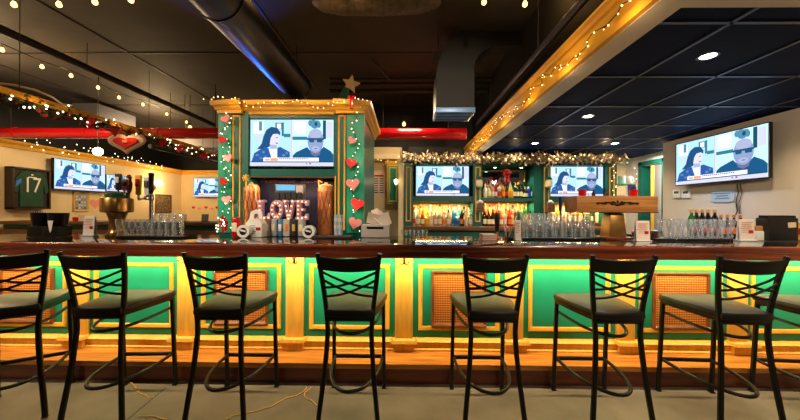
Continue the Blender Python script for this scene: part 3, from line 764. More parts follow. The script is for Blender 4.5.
def bottle(label, loc, kind, glass, cap, labm, group, s=1.0, cat='bottle'):
    t = thing('bottle', label, cat, loc, random.uniform(-.3, .3), group); t.scale = (s, s, s)
    for n, me in zip(('glass_body', 'cap', 'paper_label'), bottle_meshes(kind, glass, cap, labm)): child(t, n, me)
    return t
GL = {n: mat('bottle_' + n.replace(' ', '_'), c, .08, coat=.5, trans=tr) for n, c, tr in [('amber', (206, 110, 30), .4), ('dark brown', (60, 28, 14), .1), ('clear', (236, 226, 200), .55), ('yellow', (244, 196, 40), .3), ('green', (40, 130, 50), .4), ('dark green', (18, 50, 26), .1), ('black', (16, 14, 16), 0), ('red', (190, 36, 26), .3), ('pink', (240, 140, 130), .3), ('blue', (30, 70, 190), .3), ('sky blue', (60, 190, 214), .3), ('cream', (238, 216, 176), 0), ('honey', (230, 160, 70), .4)]}
CAPM = {'black': M_PLB, 'gold': M_GOLDT, 'red': M_RED, 'white': M_WHP, 'copper': M_COPPER, 'foil': mat('gold_foil', (206, 166, 106), .4, metal=.3)}
LABM = {'cream': mat('label_cream', (240, 224, 186), .6), 'white': M_PAPER, 'red': mat('label_red', (190, 30, 30), .6), 'black': mat('label_black', (30, 26, 28), .6), 'orange': mat('label_orange', (232, 130, 40), .6), 'gold': mat('label_gold', (214, 170, 70), .5), 'green': mat('label_green', (40, 120, 60), .6), 'blue': mat('label_blue', (40, 80, 170), .6)}
def shelf_of_bottles(specs, x0, x1, Y, z, where, group, s=1.0, jy=.02):
    n = len(specs)
    for i, (kind, g, cp, lb) in enumerate(specs):
        x = x0 + (x1 - x0) * i / max(1, n - 1)
        bottle(f'{g} {kind} bottle, {ORD[i]} from left, {where}', (x, Y + random.uniform(-jy, jy), z + .001), kind, GL[g], CAPM[cp], LABM[lb], group, s * random.uniform(.96, 1.04))
zs = bz(198) 
shelf_of_bottles([('liquor', 'cream', 'white', 'cream'), ('flask', 'clear', 'gold', 'cream'), ('liquor', 'pink', 'red', 'white'), ('tall', 'red', 'red', 'white'), ('liquor', 'clear', 'red', 'red'), ('liquor', 'amber', 'black', 'orange'), ('liquor', 'dark brown', 'black', 'red'), ('squat', 'yellow', 'gold', 'orange'), ('wine', 'dark green', 'black', 'cream'), ('wine', 'dark green', 'gold', 'cream'), ('liquor', 'black', 'black', 'cream'), ('squat', 'black', 'gold', 'cream'), ('squat', 'blue', 'white', 'blue'), ('wine', 'dark green', 'red', 'cream')],
    bx(485, 5.72), bx(532, 5.72), 5.72, zs, 'on the upper shelf below the mirror', 'bottles on the upper shelf of the middle bay', .94, .012)
shelf_of_bottles([('liquor', 'red', 'red', 'cream'), ('tall', 'clear', 'red', 'white'), ('liquor', 'pink', 'white', 'red'), ('tall', 'amber', 'black', 'white'), ('liquor', 'dark brown', 'red', 'orange'), ('tall', 'clear', 'black', 'red'), ('liquor', 'cream', 'gold', 'cream'), ('wine', 'black', 'red', 'white'), ('tall', 'dark green', 'gold', 'cream'), ('liquor', 'clear', 'copper', 'white')],
    bx(487, 5.86), bx(529, 5.86), 5.86, zs, 'back row of the upper shelf by the mirror', 'back row of bottles on the upper shelf', 1.06, .012)
shelf_of_bottles([('wine', 'dark brown', 'copper', 'cream'), ('wine', 'dark brown', 'copper', 'cream'), ('wine', 'dark brown', 'red', 'cream'), ('liquor', 'amber', 'red', 'black'), ('liquor', 'amber', 'copper', 'white'), ('tall', 'clear', 'black', 'white'), ('liquor', 'red', 'red', 'orange'), ('flask', 'honey', 'copper', 'cream'), ('liquor', 'dark brown', 'copper', 'orange'), ('liquor', 'green', 'green' if False else 'gold', 'green'), ('squat', 'yellow', 'gold', 'gold'), ('liquor', 'amber', 'black', 'cream')],
    bx(484.5, 5.68), bx(530, 5.68), 5.68, zcn, 'front row on the middle bay counter', 'front row of bottles on the middle bay counter', 1.0, .01)
shelf_of_bottles([('tall', 'amber', 'copper', 'orange'), ('liquor', 'honey', 'red', 'cream'), ('tall', 'amber', 'red', 'gold'), ('wine', 'red', 'copper', 'cream'), ('liquor', 'honey', 'gold', 'white'), ('tall', 'amber', 'copper', 'cream'), ('liquor', 'red', 'black', 'white'), ('tall', 'honey', 'gold', 'orange'), ('liquor', 'green', 'gold', 'green'), ('tall', 'green', 'gold', 'cream'), ('wine', 'amber', 'copper', 'cream')],
    bx(485, 5.84), bx(531, 5.84), 5.84, zcn + .06, 'raised back row of the middle bay', 'raised back row of bottles in the middle bay', 1.15, .01)
mb = MB(); mb.bb(bx(482.5), bx(533.8), 5.775, 5.965, zcn + .001, zcn + .059); mb.bb(bx(413.5), bx(472.5), 5.775, 5.965, zcn + .001, zcn + .059); mb.bb(bx(550.5), bx(605.5), 5.775, 5.965, zcn + .001, zcn + .059); TB(mb).build('bottle_riser', M_BROWN, bb)
shelf_of_bottles([('tall', 'clear', 'red', 'red'), ('flask', 'clear', 'white', 'cream'), ('liquor', 'amber', 'gold', 'cream'), ('squat', 'yellow', 'gold', 'gold'), ('liquor', 'cream', 'white', 'cream'), ('liquor', 'clear', 'white', 'white'), ('liquor', 'clear', 'gold', 'cream'), ('flask', 'clear', 'copper', 'orange'), ('liquor', 'clear', 'black', 'white'), ('tall', 'sky blue', 'white', 'blue'), ('squat', 'sky blue', 'white', 'blue'), ('wine', 'black', 'gold', 'orange'), ('tall', 'cream', 'white', 'white'), ('flask', 'clear', 'white', 'white')],
    bx(414, 5.66), bx(470.5, 5.66), 5.66, zcn, "front row under the back bar's left television", 'front row of bottles in the left bay', 1.0, .012)
shelf_of_bottles([('liquor', 'cream', 'gold', 'cream'), ('tall', 'honey', 'gold', 'cream'), ('liquor', 'yellow', 'gold', 'cream'), ('tall', 'clear', 'white', 'white'), ('liquor', 'cream', 'gold', 'orange'), ('tall', 'clear', 'black', 'blue'), ('liquor', 'pink', 'gold', 'cream'), ('tall', 'clear', 'copper', 'white'), ('liquor', 'blue', 'white', 'blue'), ('tall', 'sky blue', 'white', 'white'), ('liquor', 'black', 'black', 'gold'), ('tall', 'clear', 'black', 'white')],
    bx(416, 5.84), bx(469, 5.84), 5.84, zcn + .06, "raised back row under the back bar's left television", 'raised back row of bottles in the left bay', 1.0, .012)
shelf_of_bottles([('liquor', 'clear', 'gold', 'cream'), ('tall', 'yellow', 'gold', 'cream'), ('liquor', 'cream', 'white', 'gold'), ('tall', 'clear', 'gold', 'white'), ('liquor', 'honey', 'gold', 'cream'), ('flask', 'yellow', 'gold', 'white'), ('liquor', 'clear', 'black', 'green'), ('tall', 'green', 'gold', 'cream'), ('liquor', 'cream', 'gold', 'cream'), ('tall', 'clear', 'white', 'white')],
    bx(553, 5.84), bx(603, 5.84), 5.84, zcn + .06, "under the back bar's right television", 'bottles in the right bay', 1.0, .012)
# sconces and wooden holders on the pilasters
for px, side in ((478, 'left'), (546.5, 'right')):
    t = thing('wall_sconce', f'pale jar-like sconce on the {side} pilaster of the middle bay', 'sconce', (bx(px), YF - .09, bz(188)), group='sconces on the back bar pilasters')
    mb = MB(); mb.lathe([(.03, 0), (.055, .02), (.06, .1), (.05, .13), (.03, .14)], seg=12); mb.build('shade', mat('pale_shade', (232, 222, 190), .4), t)
    mb = MB(); mb.lathe([(.05, .14), (.055, .15), (.03, .19), (0, .2)], seg=12); mb.build('cap', M_DGREEN, t)
    mb = MB(); mb.box((0, .045, .08), (.04, .05, .2), bev=.005); mb.build('back_plate', M_DGREEN, t)
    t = thing('wooden_holder', f'small brown wooden holder with rags on the {side} pilaster of the middle bay', 'holder', (bx(px), YF - .135, bz(212)), group='wooden holders on the back bar pilasters')
    mb = MB(); mb.box((0, 0, .075), (.12, .1, .15), bev=.006); mb.build('box', M_BROWN, t)
    mb = MB()
    for q in ((-.03, 0, .16), (.0, -.02, .18), (.03, .01, .165)): mb.ball(q, .035, sc=(1, .8, .9), mi=random.randrange(2))
    mb.build('rags', [M_WHP, mat('violet_cloth', (120, 110, 180), .8)], t)
# red bow hanging in the mirror bay
t = thing('bow', 'red bow hanging in front of the mirror', 'bow', (bx(507), 5.62, bz(173)))
mb = MB()
for k in range(7):
    a = 2 * PI * k / 7; mb.ball((math.cos(a) * .05, 0, math.sin(a) * .05), .035, sc=(1, .6, 1), sub=1)
mb.ball((0, -.03, 0), .03, sub=1); mb.build('loops', M_RED, t)
mb = MB(); mb.box((-.03, 0, -.09), (.03, .006, .12)); mb.box((.035, 0, -.1), (.03, .006, .13)); mb.build('ribbon_tail', M_RED, t)
# ------------------------------------------------------------------ things on the bar
def on(px, Y): return Vector((sx(px, Y, 232), Y, CTR + .001))
def hpx(n, Y): return n * Y / F
# brass tap tower
Y = 3.25
tt = thing('brass_tap_tower', 'brass drum-headed beer tap tower on a flared brass stem', 'beer tower', on(117, Y))
rH = .138
zd0, zd1 = sz(214, Y) - CTR, sz(199.5, Y) - CTR
mb = MB(); mb.lathe([(.095, 0), (.098, .012), (.078, .03), (.066, .06), (.064, zd0 - .08), (.078, zd0 - .03), (.09, zd0)], seg=28); mb.build('stem', M_BRASS, tt)
mb = MB(); mb.lathe([(.085, zd0 - .002), (rH - .02, zd0), (rH, zd0 + .012), (rH, zd1 - .012), (rH - .006, zd1), (rH - .03, zd1 + .004), (0, zd1 + .004)], seg=32); mb.build('drum', M_BRASS, tt)
mb = MB(); mb.lathe([(.1, zd1 + .003), (.096, zd1 + .04), (.075, zd1 + .055), (0, zd1 + .06)], seg=24)
mb.box((0.03, 0, zd1 + .045), (.13, .1, .03), bev=.01); mb.build('green_cap', mat('dark_green_enamel', (20, 70, 44), .3), tt)
M_TH = {'grey': mat('handle_grey', (96, 90, 92), .4), 'red': M_RED, 'amber': mat('handle_amber', (250, 180, 50), .35), 'black': M_PLB, 'maroon': mat('handle_maroon', (84, 24, 36), .4), 'white': M_WHP}
def tap(px, pyb, pyt, Y, m, m2, label, root=None, shape=0):
    p = atY(px, pyb, Y); H = hpx(pyb - pyt, Y)
    t = thing('tap_handle', label, 'tap handle', p, group='beer tap handles on the brass tower')
    mb = MB(); mb.lathe([(.010, 0), (.012, .02), (.009, .03), (.013, .05)], seg=10); mb.build('ferrule', M_STEEL, t)
    mb = MB()
    if shape == 0: mb.box((0, 0, .05 + (H - .05) / 2), (.05, .022, H - .05), bev=.008, top=(1.25, 1))
    elif shape == 1: mb.lathe([(.013, .05), (.026, .09), (.03, H * .6), (.02, H * .8), (.026, H * .9), (.012, H), (0, H)], seg=12)
    else: mb.lathe([(.014, .05), (.018, .1), (.02, H - .03), (.028, H - .02), (.026, H), (0, H)], seg=12)
    mb.build('grip', m, t)
    mb = MB(); mb.box((0, -.02 if shape == 0 else -.026, .05 + (H - .05) * .62), (.034, .012, (H - .05) * .36), bev=.003); mb.build('badge', m2, t)
    return t
tap(118.5, 195, 173.5, 3.25, M_TH['black'], M_WHP, 'black tap handle with white badge at the left of the brass tower')
tap(124.5, 195, 179, 3.2, M_TH['maroon'], M_TH['black'], 'short dark tap handle with a slanted badge on the brass tower')
tap(129, 198, 174.5, 3.3, M_TH['maroon'], M_WHP, 'maroon tap handle right behind the amber one', shape=1)
tap(138.5, 199.5, 175, 3.3, M_TH['amber'], M_RED, 'amber and red tap handle just right of the brass drum')
mb = MB()
# side faucet tower
ft = thing('faucet_tower', 'slim steel faucet tower with a tall black handle right of the brass tower', 'beer tower', on(151, 3.3))
hz = sz(196, 3.3) - CTR
mb = MB(); mb.lathe([(.045, 0), (.045, .01), (.02, .02), (.018, hz - .06), (.026, hz - .05), (.024, hz), (.012, hz + .01)], seg=14); mb.build('column', M_STEEL, ft)
mb = MB(); mb.tube([(0, 0, hz - .04), (-.05, 0, hz - .035), (-.1, 0, hz - .04), (-.135, 0, hz - .05)], .012, 8, up=Vector((0, 1, 0))); mb.ball((-.06, 0, hz - .035), .022); mb.build('faucet', M_STEEL, ft)
mb = MB(); mb.lathe([(.012, hz + .005), (.022, hz + .03), (.024, sz(177, 3.3) - CTR), (.027, sz(176, 3.3) - CTR), (.026, sz(174, 3.3) - CTR), (0, sz(173.5, 3.3) - CTR)], seg=12); mb.build('handle', M_PLB, ft)
t = tap(147, 200, 177, 3.3, M_WHP, M_TH['grey'], 'white tap handle with a grey badge left of the tall black handle')
# glassware
def glass_me(prof, th=.0022):
    out = prof; inn = [(max(r - th, .001), z) for r, z in prof][::-1]
    inn = [(r, max(z, prof[0][1] + .006)) for r, z in inn]
    r0, z0 = out[0]; r1, z1 = out[-1]
    mb = MB(); mb.lathe([(0, z0)] + out + [(r1 - .0015, z1 + .001), (r1 - .003, z1 - .001)], seg=20, cap=False); mb.lathe([(0, z0 + .008), (r0 * .92, z0 + .008)], seg=20, cap=False)
    return mb.mesh('glass', M_GLASS)
def flip(prof): 
    H = prof[-1][1]; return prof
PINT = [(.030, 0), (.032, .004), (.044, .148)]
STEML = [(.026, 0), (.03, .004), (.033, .02), (.027, .035), (.030, .05), (.040, .085), (.043, .105), (.040, .118)]
FOOT = [(.030, 0), (.031, .006), (.026, .025), (.031, .045), (.039, .07), (.040, .095)]
G_PINT, G_STEM, G_FOOT = glass_me(PINT), glass_me(STEML), glass_me(FOOT)
def glass(me, loc, label, group, s=1.0, up=True, h=1.0):
    o = bpy.data.objects.new('drinking_glass', me); C.objects.link(o); o.location = loc; o.scale = (s, s, s * h)
    if not up: o.rotation_euler = (PI, 0, 0); 
    return tag(o, label, 'glass', group)
def tray(name, label, px0, px1, Y0, Y1):
    x0, x1 = sx(px0, Y0, 235), sx(px1, Y0, 235)
    t = thing(name, label, 'bar mat', ((x0 + x1) / 2, (Y0 + Y1) / 2, CTR + .001)); w, d = x1 - x0, Y1 - Y0
    mb = MB(); mb.box((0, 0, .004), (w, d, .008), bev=.002); mb.build('mat_base', M_PLB, t)
    mb = MB(); mb.rect([(-w / 2, -d / 2, .012), (w / 2, -d / 2, .012), (w / 2, d / 2, .012), (-w / 2, d / 2, .012)], .008, .012, closed=True); mb.build('rim', M_PLB, t)
ZM = CTR + .0105
tray('bar_mat', 'black bar mat under the small footed glasses', 117, 150.5, 2.99, 3.125)
tray('bar_mat', 'black bar mat under the nested pint glasses left of the column', 151.5, 182, 2.99, 3.22)
tray('bar_mat', 'black bar mat under the tall nested pint glasses', 511, 600, 3.04, 3.3)
tray('bar_mat', 'black bar mat under the tulip glasses on the right', 657, 730, 3.04, 3.3)
n = 0
for r, (Y, off) in enumerate(((3.057, 0), (3.22, 3))):
    for k in (range(5) if r == 0 else (3, 4)):
        px = 122.5 + 6.4 * k + off * 1.5
        glass(G_FOOT, (sx(px, Y, 232), Y, ZM if r == 0 else CTR + .001), f'small footed glass, {ORD[k]} from the brass tower, {"front" if r == 0 else "back"} row', 'small footed glasses on the left mat', 1.42 if r == 0 else 1.4, h=1.22)
for r, (Y, off) in enumerate(((3.05, 0), (3.155, 2.0))):
    for k in range(4):
        px = 156 + 7 * k + off
        x = sx(px, Y, 232)
        for lv in range(2):
            glass(G_PINT, (x, Y, ZM + .15 * 1.0 + lv * .075), f'upturned pint glass, {"upper" if lv else "lower"} of {ORD[k]} nested pair, left mat, {"front" if r == 0 else "back"} row', 'nested pint glasses on the left mat', 1.0, up=False)
for r, (Y, off) in enumerate(((3.1, 0), (3.22, 3))):
    for k in range(8):
        px = 519.5 + 9.6 * k + off
        if px > 592: continue
        x = sx(px, Y, 232)
        for lv in range(2):
            glass(G_PINT, (x, Y, ZM + .16 + lv * .085), f'upturned pint glass, {"upper" if lv else "lower"} of {ORD[k]} nested pair, middle mat, {"front" if r == 0 else "back"} row', 'nested pint glasses on the middle mat', 1.08, up=False)
for r, (Y, off) in enumerate(((3.11, 0), (3.23, 4))):
    for k in range(7):
        px = 664 + 9.8 * k + off
        glass(G_STEM, (sx(px, Y, 232), Y, ZM), f'tulip shaped glass, {ORD[k]} from left in the {"front" if r == 0 else "back"} row, right mat', 'tulip glasses on the right mat', 1.46, h=1.1)
# caddy on the left
Y = 3.15
cd = thing('napkin_caddy', 'wide black bar caddy holding straws and napkins at the far left', 'caddy', on(50, Y))
w = hpx(36, Y)
mb = MB(); mb.box((0, 0, .004), (w * .8, .17, .008)); mb.box((-w * .2, 0, .055), (w * .4, .16, .10), bev=.008); mb.box((w * .2, 0, .055), (w * .4, .16, .10), bev=.008); mb.build('base_tray', M_PLB, cd)
mb = MB()
for sgn in (-1, 1):
    mb.lathe([(.06, .1), (.07, .12), (.083, .235), (.078, .235), (.065, .12), (0, .115)], (sgn * .085, 0, 0), 18)
mb.build('cup', M_PLB, cd)
for k in range(6):
    a = -.05 + k * .018
    mb = MB(); mb.tube([(-.1 + a, 0, .13), (-.12 + a * 1.4, .01, .26 - .004 * k)], .004, 6); mb.build('straw', mat('navy_straw', (30, 44, 110), .4), cd)
mb = MB(); mb.prism([(-.028, .07), (.028, .07), (.012, -.02), (0, -.05), (-.012, -.02)], Matrix.Translation((w * .28, -.084, .09)) @ Matrix.Rotation(R(90), 4, 'X'), .003); mb.build('paper_napkin', M_PAPER, cd)
# table tents
def tent(px, Y, wpx, hp, label, spot=True):
    t = thing('table_tent', label, 'menu card', on(px, Y), R(random.uniform(-4, 4)), 'menu cards standing on the bar')
    w, h = hpx(wpx, Y), hpx(hp, Y)
    mb = MB(); mb.box((0, 0, .004), (w * 1.1, .07, .008), bev=.002); mb.box((0, -.01, h / 2), (w, .004, h), rot=Euler((R(-4), 0, 0)).to_matrix()); mb.box((0, .012, h / 2), (w, .004, h), rot=Euler((R(4), 0, 0)).to_matrix()); mb.build('holder', mat('clear_acrylic', (230, 232, 236), .1), t)
    mb = MB(); mb.box((0, -.0135, h * .52), (w * .94, .002, h * .9), rot=Euler((R(-4), 0, 0)).to_matrix()); c = mb.build('card', M_PAPER, t)
    mb = MB()
    for k in range(7): mb.box((-.01 * (k % 2), -.0155 - .0 * k, h * (.85 - .09 * k)), (w * (.6 + .1 * (k % 3 == 0)), .002, .005), rot=Euler((R(-4), 0, 0)).to_matrix())
    mb.build('printed_lines', mat('rust_print', (196, 120, 96), .7), c)
    if spot:
        mb = MB(); mb.box((w * .24, -.0165, h * .42), (w * .3, .003, h * .16), rot=Euler((R(-4), 0, 0)).to_matrix(), bev=.001); mb.build('printed_emblem', M_RED, c)
    return t
tent(90, 3.25, 11, 19, 'white menu card with a red mark beside the brass tap tower')
tent(517.5, 3.0, 6, 20, 'narrow white menu card left of the nested pint glasses', False)
tent(642, 3.0, 13, 20, 'white menu card with a red mark behind the foot of the wooden tap box')
tent(745.5, 3.1, 15, 21, 'white menu card with a red heart beside the black menu box')
# red candle behind caddy and small white card
def candle(loc, label, r=.03, h=.065):
    t = thing('candle_holder', label, 'candle', loc, 0, 'red glass candle holders')
    mb = MB(); mb.lathe([(r * .8, 0), (r, .008), (r * 1.05, h), (r * .95, h), (r * .85, .012), (0, .012)], seg=14); mb.build('red_glass', mat('red_glass', (214, 20, 20), .12, coat=.4), t)
    mb = MB(); mb.lathe([(r * .75, .012), (r * .75, h * .6), (0, h * .6)], seg=12); mb.build('wax', emat('lit_wax', (255, 90, 40), 1.4), t)
    return t
candle((sx(76, 5.75, 220), 5.75, 1.117), 'red candle glowing on the far wooden bar', .045, .07)
t = thing('small_card', 'small white card standing on the far wooden bar', 'card', (sx(81.5, 5.75, 220), 5.75, 1.116))
mb = MB(); mb.box((0, 0, .06), (.11, .006, .12)); mb.build('card', M_PAPER, t); mb = MB(); mb.box((0, .02, .005), (.11, .05, .01)); mb.build('base', M_WHP, t)
for px, lb in ((183, 'white lettered card on the far bar left of the column'), (205, 'grey register screen on the far bar beside the column')):
    t = thing('counter_sign', lb, 'sign', (sx(px, 5.8, 215), 5.8, 1.116)); mb = MB(); mb.box((0, 0, .07), (.13, .01, .14), rot=Euler((R(-8), 0, 0)).to_matrix()); mb.build('panel', M_PAPER if px < 200 else mat('grey_plastic', (120, 120, 126), .4), t)
    mb = MB(); mb.box((0, .02, .006), (.1, .08, .012)); mb.build('foot', M_PLB, t)
# ---- wooden tap box on tapered post
Y = 3.1
wb = thing('wooden_tap_box', 'long honey wooden tap box with iron scrollwork on a tapered post', 'beer tower', on(613, Y + .12))
x0, x1 = sx(577, Y, 204), sx(658, Y, 204); cx = (x0 + x1) / 2 - on(613, Y + .12).x
zb0, zb1 = sz(212, Y, 615) - CTR, sz(196, Y, 615) - CTR; L = x1 - x0
mb = MB(); mb.box((cx, 0, (zb0 + zb1) / 2), (L, .24, zb1 - zb0), bev=.006); mb.build('box', M_BOXW, wb)
mb = MB(); mb.box((cx, 0, zb0 - .004), (L + .01, .25, .01), bev=.002); mb.build('dark_base_board', M_INK, wb)
mb = MB(); mb.box((0.0, 0, zb0 / 2), (.185, .16, zb0 - .02), top=(.72, .8), bev=.02); mb.build('tapered_post', M_BRASS, wb)
mb = MB(); mb.box((0, 0, .012), (.3, .24, .024), bev=.006); mb.build('plinth', M_WOODR, wb)
mb = MB(); zc_ = (zb0 + zb1) / 2 + .005; yy = -.125; sc_ = L / 81
def scroll(cxx, sg, r, turns=1.4):
    pts = []
    for k in range(20):
        a = k / 19 * turns * 2 * PI; rr = r * (1 - k / 24)
        pts.append((cxx + sg * (rr * math.cos(a) - r), yy, zc_ + rr * math.sin(a) * .8))
    mb.tube(pts, .0045, 5, up=Vector((0, 1, 0)))
for sg in (-1, 1):
    scroll(cx + sg * .02, -sg, .026); scroll(cx + sg * .075, sg, .022); scroll(cx + sg * .1, -sg, .02)
    mb.tube([(cx + sg * .03, yy, zc_ - .012), (cx + sg * .09, yy, zc_ + .012), (cx + sg * .14, yy, zc_ - .004), (cx + sg * .19, yy, zc_ + .006), (cx + sg * .205, yy, zc_)], .006, 6, up=Vector((0, 1, 0)))
    for q in (.13, .15, .17, .19): mb.ball((cx + sg * q, yy, zc_ + .006 * math.sin(q * 90)), .01, sub=1, sc=(1.3, .5, .8))
mb.ball((cx, yy, zc_ - .012), .018, sub=2, sc=(1.6, .4, .8)); mb.ball((cx, yy, zc_ + .018), .012, sub=1, sc=(1, .5, 1.3)); mb.build('iron_scrollwork', mat('wrought_iron', (52, 30, 20), .5, metal=.4), wb)
pb = on(613, Y + .12)
for k, q in enumerate((.1, .22, .5, .62)):
    mb = MB(); mb.tube([(cx - L / 2 + q, .12, zb0 + .03), (cx - L / 2 + q, .17, zb0 + .03), (cx - L / 2 + q, .19, zb0 - .02)], .01, 8, up=Vector((1, 0, 0))); mb.build('faucet', M_STEEL, wb)
t = thing('tap_handle', 'slim dark blue tap handle behind the left end of the wooden tap box', 'tap handle', (pb.x + cx - L / 2 - .03, 3.37, CTR + zb0), group='beer tap handles on the wooden box')
mb = MB(); mb.lathe([(.008, -.2), (.008, 0), (.014, .02), (.018, .1), (.016, .16), (0, .165)], seg=10); mb.build('grip', mat('handle_navy', (34, 40, 90), .3), t)
mb = MB(); mb.lathe([(.03, -(zb0) + .002), (.03, -(zb0) + .012), (.009, -(zb0) + .02), (.009, -.19)], seg=10); mb.build('rod', M_STEEL, t)
ztop = CTR + zb1 + .001
candle((sx(582.3, 3.18, 195), 3.18, ztop), 'red candle holder on the left of the wooden tap box', .034, .065)
candle((sx(633.5, 3.18, 195), 3.18, ztop), 'red candle holder on the right of the wooden tap box by the picture card', .034, .065)
t = thing('picture_card', 'upright blue picture card behind a red candle on the wooden tap box', 'card', (sx(632, 3.29, 190), 3.29, ztop))
mb = MB(); mb.box((0, 0, .065), (.085, .006, .13), rot=Euler((R(-5), 0, 0)).to_matrix()); mb.box((0, .015, .004), (.06, .03, .008)); mb.build('card', mat('card_blue', (40, 70, 150), .5), t)
mb = MB(); mb.box((0, -.005, .05), (.05, .003, .06), rot=Euler((R(-5), 0, 0)).to_matrix()); mb.ball((0.01, -.005, .095), .014, sub=1, sc=(1, .3, 1)); mb.build('printed_picture', M_INK, t)
for px, lb in ((593.5, 'small dark glass bottle standing on the wooden tap box'), (607.5, 'small brown trinket on the wooden tap box')):
    t = thing('trinket', lb, 'ornament', (sx(px, 3.2, 195), 3.2, ztop)); mb = MB(); mb.lathe([(.016, 0), (.018, .03), (.008, .045), (.01, .06), (0, .062)], seg=10); mb.build('figure', M_BROWN if px > 600 else M_INK, t)
# ---- black-handled taps and clutter left of the pint glasses
for px, y0, Yq, lb in ((497, 212, 3.15, 'tall black tap handle with an orange base left of the napkins'), (517, 212, 3.2, 'black tap handle behind the narrow menu card')):
    p = on(px, Yq); H = hpx(238 - y0, Yq)
    t = thing('tap_handle', lb, 'tap handle', p, group='black tap handles in the middle of the bar')
    mb = MB(); mb.lathe([(.03, 0), (.03, .012), (.014, .02), (.014, .07)], seg=12); mb.build('base', M_COPPER, t)
    mb = MB(); mb.lathe([(.014, .07), (.02, .09), (.024, H * .6), (.03, H * .92), (.024, H), (0, H)], seg=14); mb.build('grip', M_PLB, t)
t = thing('napkin_stack', 'stack of folded pink and white napkins on the bar', 'napkins', on(488, 3.05))
for k in range(5):
    mb = MB(); mb.box((random.uniform(-.003, .003), 0, .006 + k * .011), (.135, .13, .01), bev=.003); mb.build('napkin', M_PINK if k % 2 else M_PAPER, t)
t = thing('straw_cup', 'clear cup of crossed straws and picks beside the napkins', 'cup', on(508, 3.1))
mb = MB(); mb.lathe([(.03, 0), (.038, .075), (.035, .075), (.028, .006), (0, .006)], seg=14); mb.build('cup', M_STEEL, t)
for k in range(7):
    a = k * .9; mb = MB(); mb.tube([(.012 * math.cos(a), .012 * math.sin(a), .01), (.04 * math.cos(a), .03 * math.sin(a), .13)], .0035, 5); mb.build('straw', M_WHP if k % 2 else M_PINK, t)
# ---- right side: bottles, menu box
WINES = [('green', 'red'), ('dark green', 'black'), ('black', 'red'), ('black', 'red'), ('black', 'red')]
for k, (g, lb) in enumerate(WINES):
    px = (691.4, 696.6, 702.3, 708, 714.7)[k]
    bottle(f'{g} wine bottle with gold capsule, {ORD[k]} from left behind the tulip glasses', (sx(px, 3.62, 215), 3.62, CTR + .001), 'wine', GL[g], CAPM['foil'], LABM[lb], 'wine bottles on the bar return')
for k, px in enumerate((721, 727.5, 734, 740.5)):
    bottle(f'small brown bottle with copper cap, {ORD[k]} from the left beside the wine bottles', (sx(px, 3.55, 215), 3.55, CTR + .001), 'liquor', GL['dark brown'], CAPM['copper'], LABM['orange'], 'small brown bottles on the bar return', .86)
Y = 3.15
mbx = thing('menu_box', 'black box of menus standing at the right end of the bar', 'menu holder', on(776.5, Y))
w, h = hpx(27.5, Y), hpx(24.5, Y)
mb = MB(); mb.box((0, 0, h * .45), (w, .12, h * .9), bev=.004); mb.build('box', M_PLB, mbx)
for k in range(4): mb = MB(); mb.box((0, -.04 + .025 * k, h * .6), (w * .97, .008, h * .8)); mb.build('menu', M_DARK, mbx)
mb = MB(); mb.box((w * .27, -.063, h * .63), (.075, .003, .05), rot=Euler((0, R(-3), 0)).to_matrix()); mb.build('price_card', mat('cream_card', (236, 214, 176), .6), mbx)
t = thing('snack_bag', 'orange and yellow snack bag cut off by the right edge of the picture', 'bag', on(799, 3.18))
mb = MB(); mb.box((0, 0, .085), (.13, .06, .17), bev=.02, top=(1, .3)); mb.build('bag', mat('orange_foil', (232, 160, 40), .35, bump=.4), t); mb = MB(); mb.box((0, -.032, .09), (.08, .008, .06), bev=.003); mb.build('printed_panel', M_RED, t)
t = thing('tissue_box', 'white and cream box between the menu card and black menu box', 'box', on(757.5, 3.18))
mb = MB(); mb.box((0, 0, .045), (.11, .09, .09), bev=.006); mb.build('carton', M_WHP, t); mb = MB(); mb.box((0, 0, .115), (.09, .07, .05), bev=.012); mb.build('upper_pack', M_BOXW, t)
for k, px in enumerate((637, 655.5)):
    t = thing('sauce_pot', f'small brown pot on the bar {"under the wooden tap box" if k == 0 else "left of the tulip glasses"}', 'pot', on(px, 3.3)); mb = MB(); mb.lathe([(.04, 0), (.046, .05), (.05, .06), (.04, .07), (0, .072)], seg=14); mb.build('pot', M_BROWN, t); mb = MB(); mb.lathe([(.048, .06), (.05, .075), (.03, .085), (0, .088)], seg=14); mb.build('lid', M_PINK if k == 0 else M_PLB, t)
# ---- middle: in front of the column
YN = 3.42; zn = CTR + .0015
def nn(px, Y=YN): return Vector((sx(px, Y, 225), Y, zn))
for px, sd in ((251, 'left'), (326, 'right')):
    t = thing('copper_growler', f'tall copper cylinder with gold lattice on the {sd} of the column niche', 'growler', nn(px, 3.58), group='copper cylinders in the niche')
    r = hpx(8.2, 3.58); H = hpx(50, 3.58)
    mb = MB(); mb.lathe([(r * .95, 0), (r, .01), (r, H - .05), (r * .85, H - .015), (r * .5, H), (0, H)], seg=24); mb.build('body', M_COPPER, t)
    mb = MB()
    for k in range(12):
        a = 2 * PI * k / 12
        for sg in (-1, 1):
            mb.tube([((r + .003) * math.cos(a + sg * u * .9), (r + .003) * math.sin(a + sg * u * .9), .12 + u * (H - .2)) for u in [q / 6 for q in range(7)]], .0024, 4)
    mb.build('lattice_sleeve', mat('dark_copper', (96, 46, 20), .4, metal=.4), t)
    mb = MB(); mb.tube([(-r * .9, 0, H - .02), (-r * .95, 0, H + .05), (-r * .5, 0, H + .02)], .008, 6, up=Vector((0, 1, 0))); mb.lathe([(.02, H), (.022, H + .02), (0, H + .024)], seg=10); mb.build('lid_handle', M_COPPER, t)
t = thing('star_ornament', 'cream snowflake star on top of the left copper cylinder', 'ornament', (sx(246, 3.5, 178), 3.5, sz(182.5, 3.5)))
mb = MB()
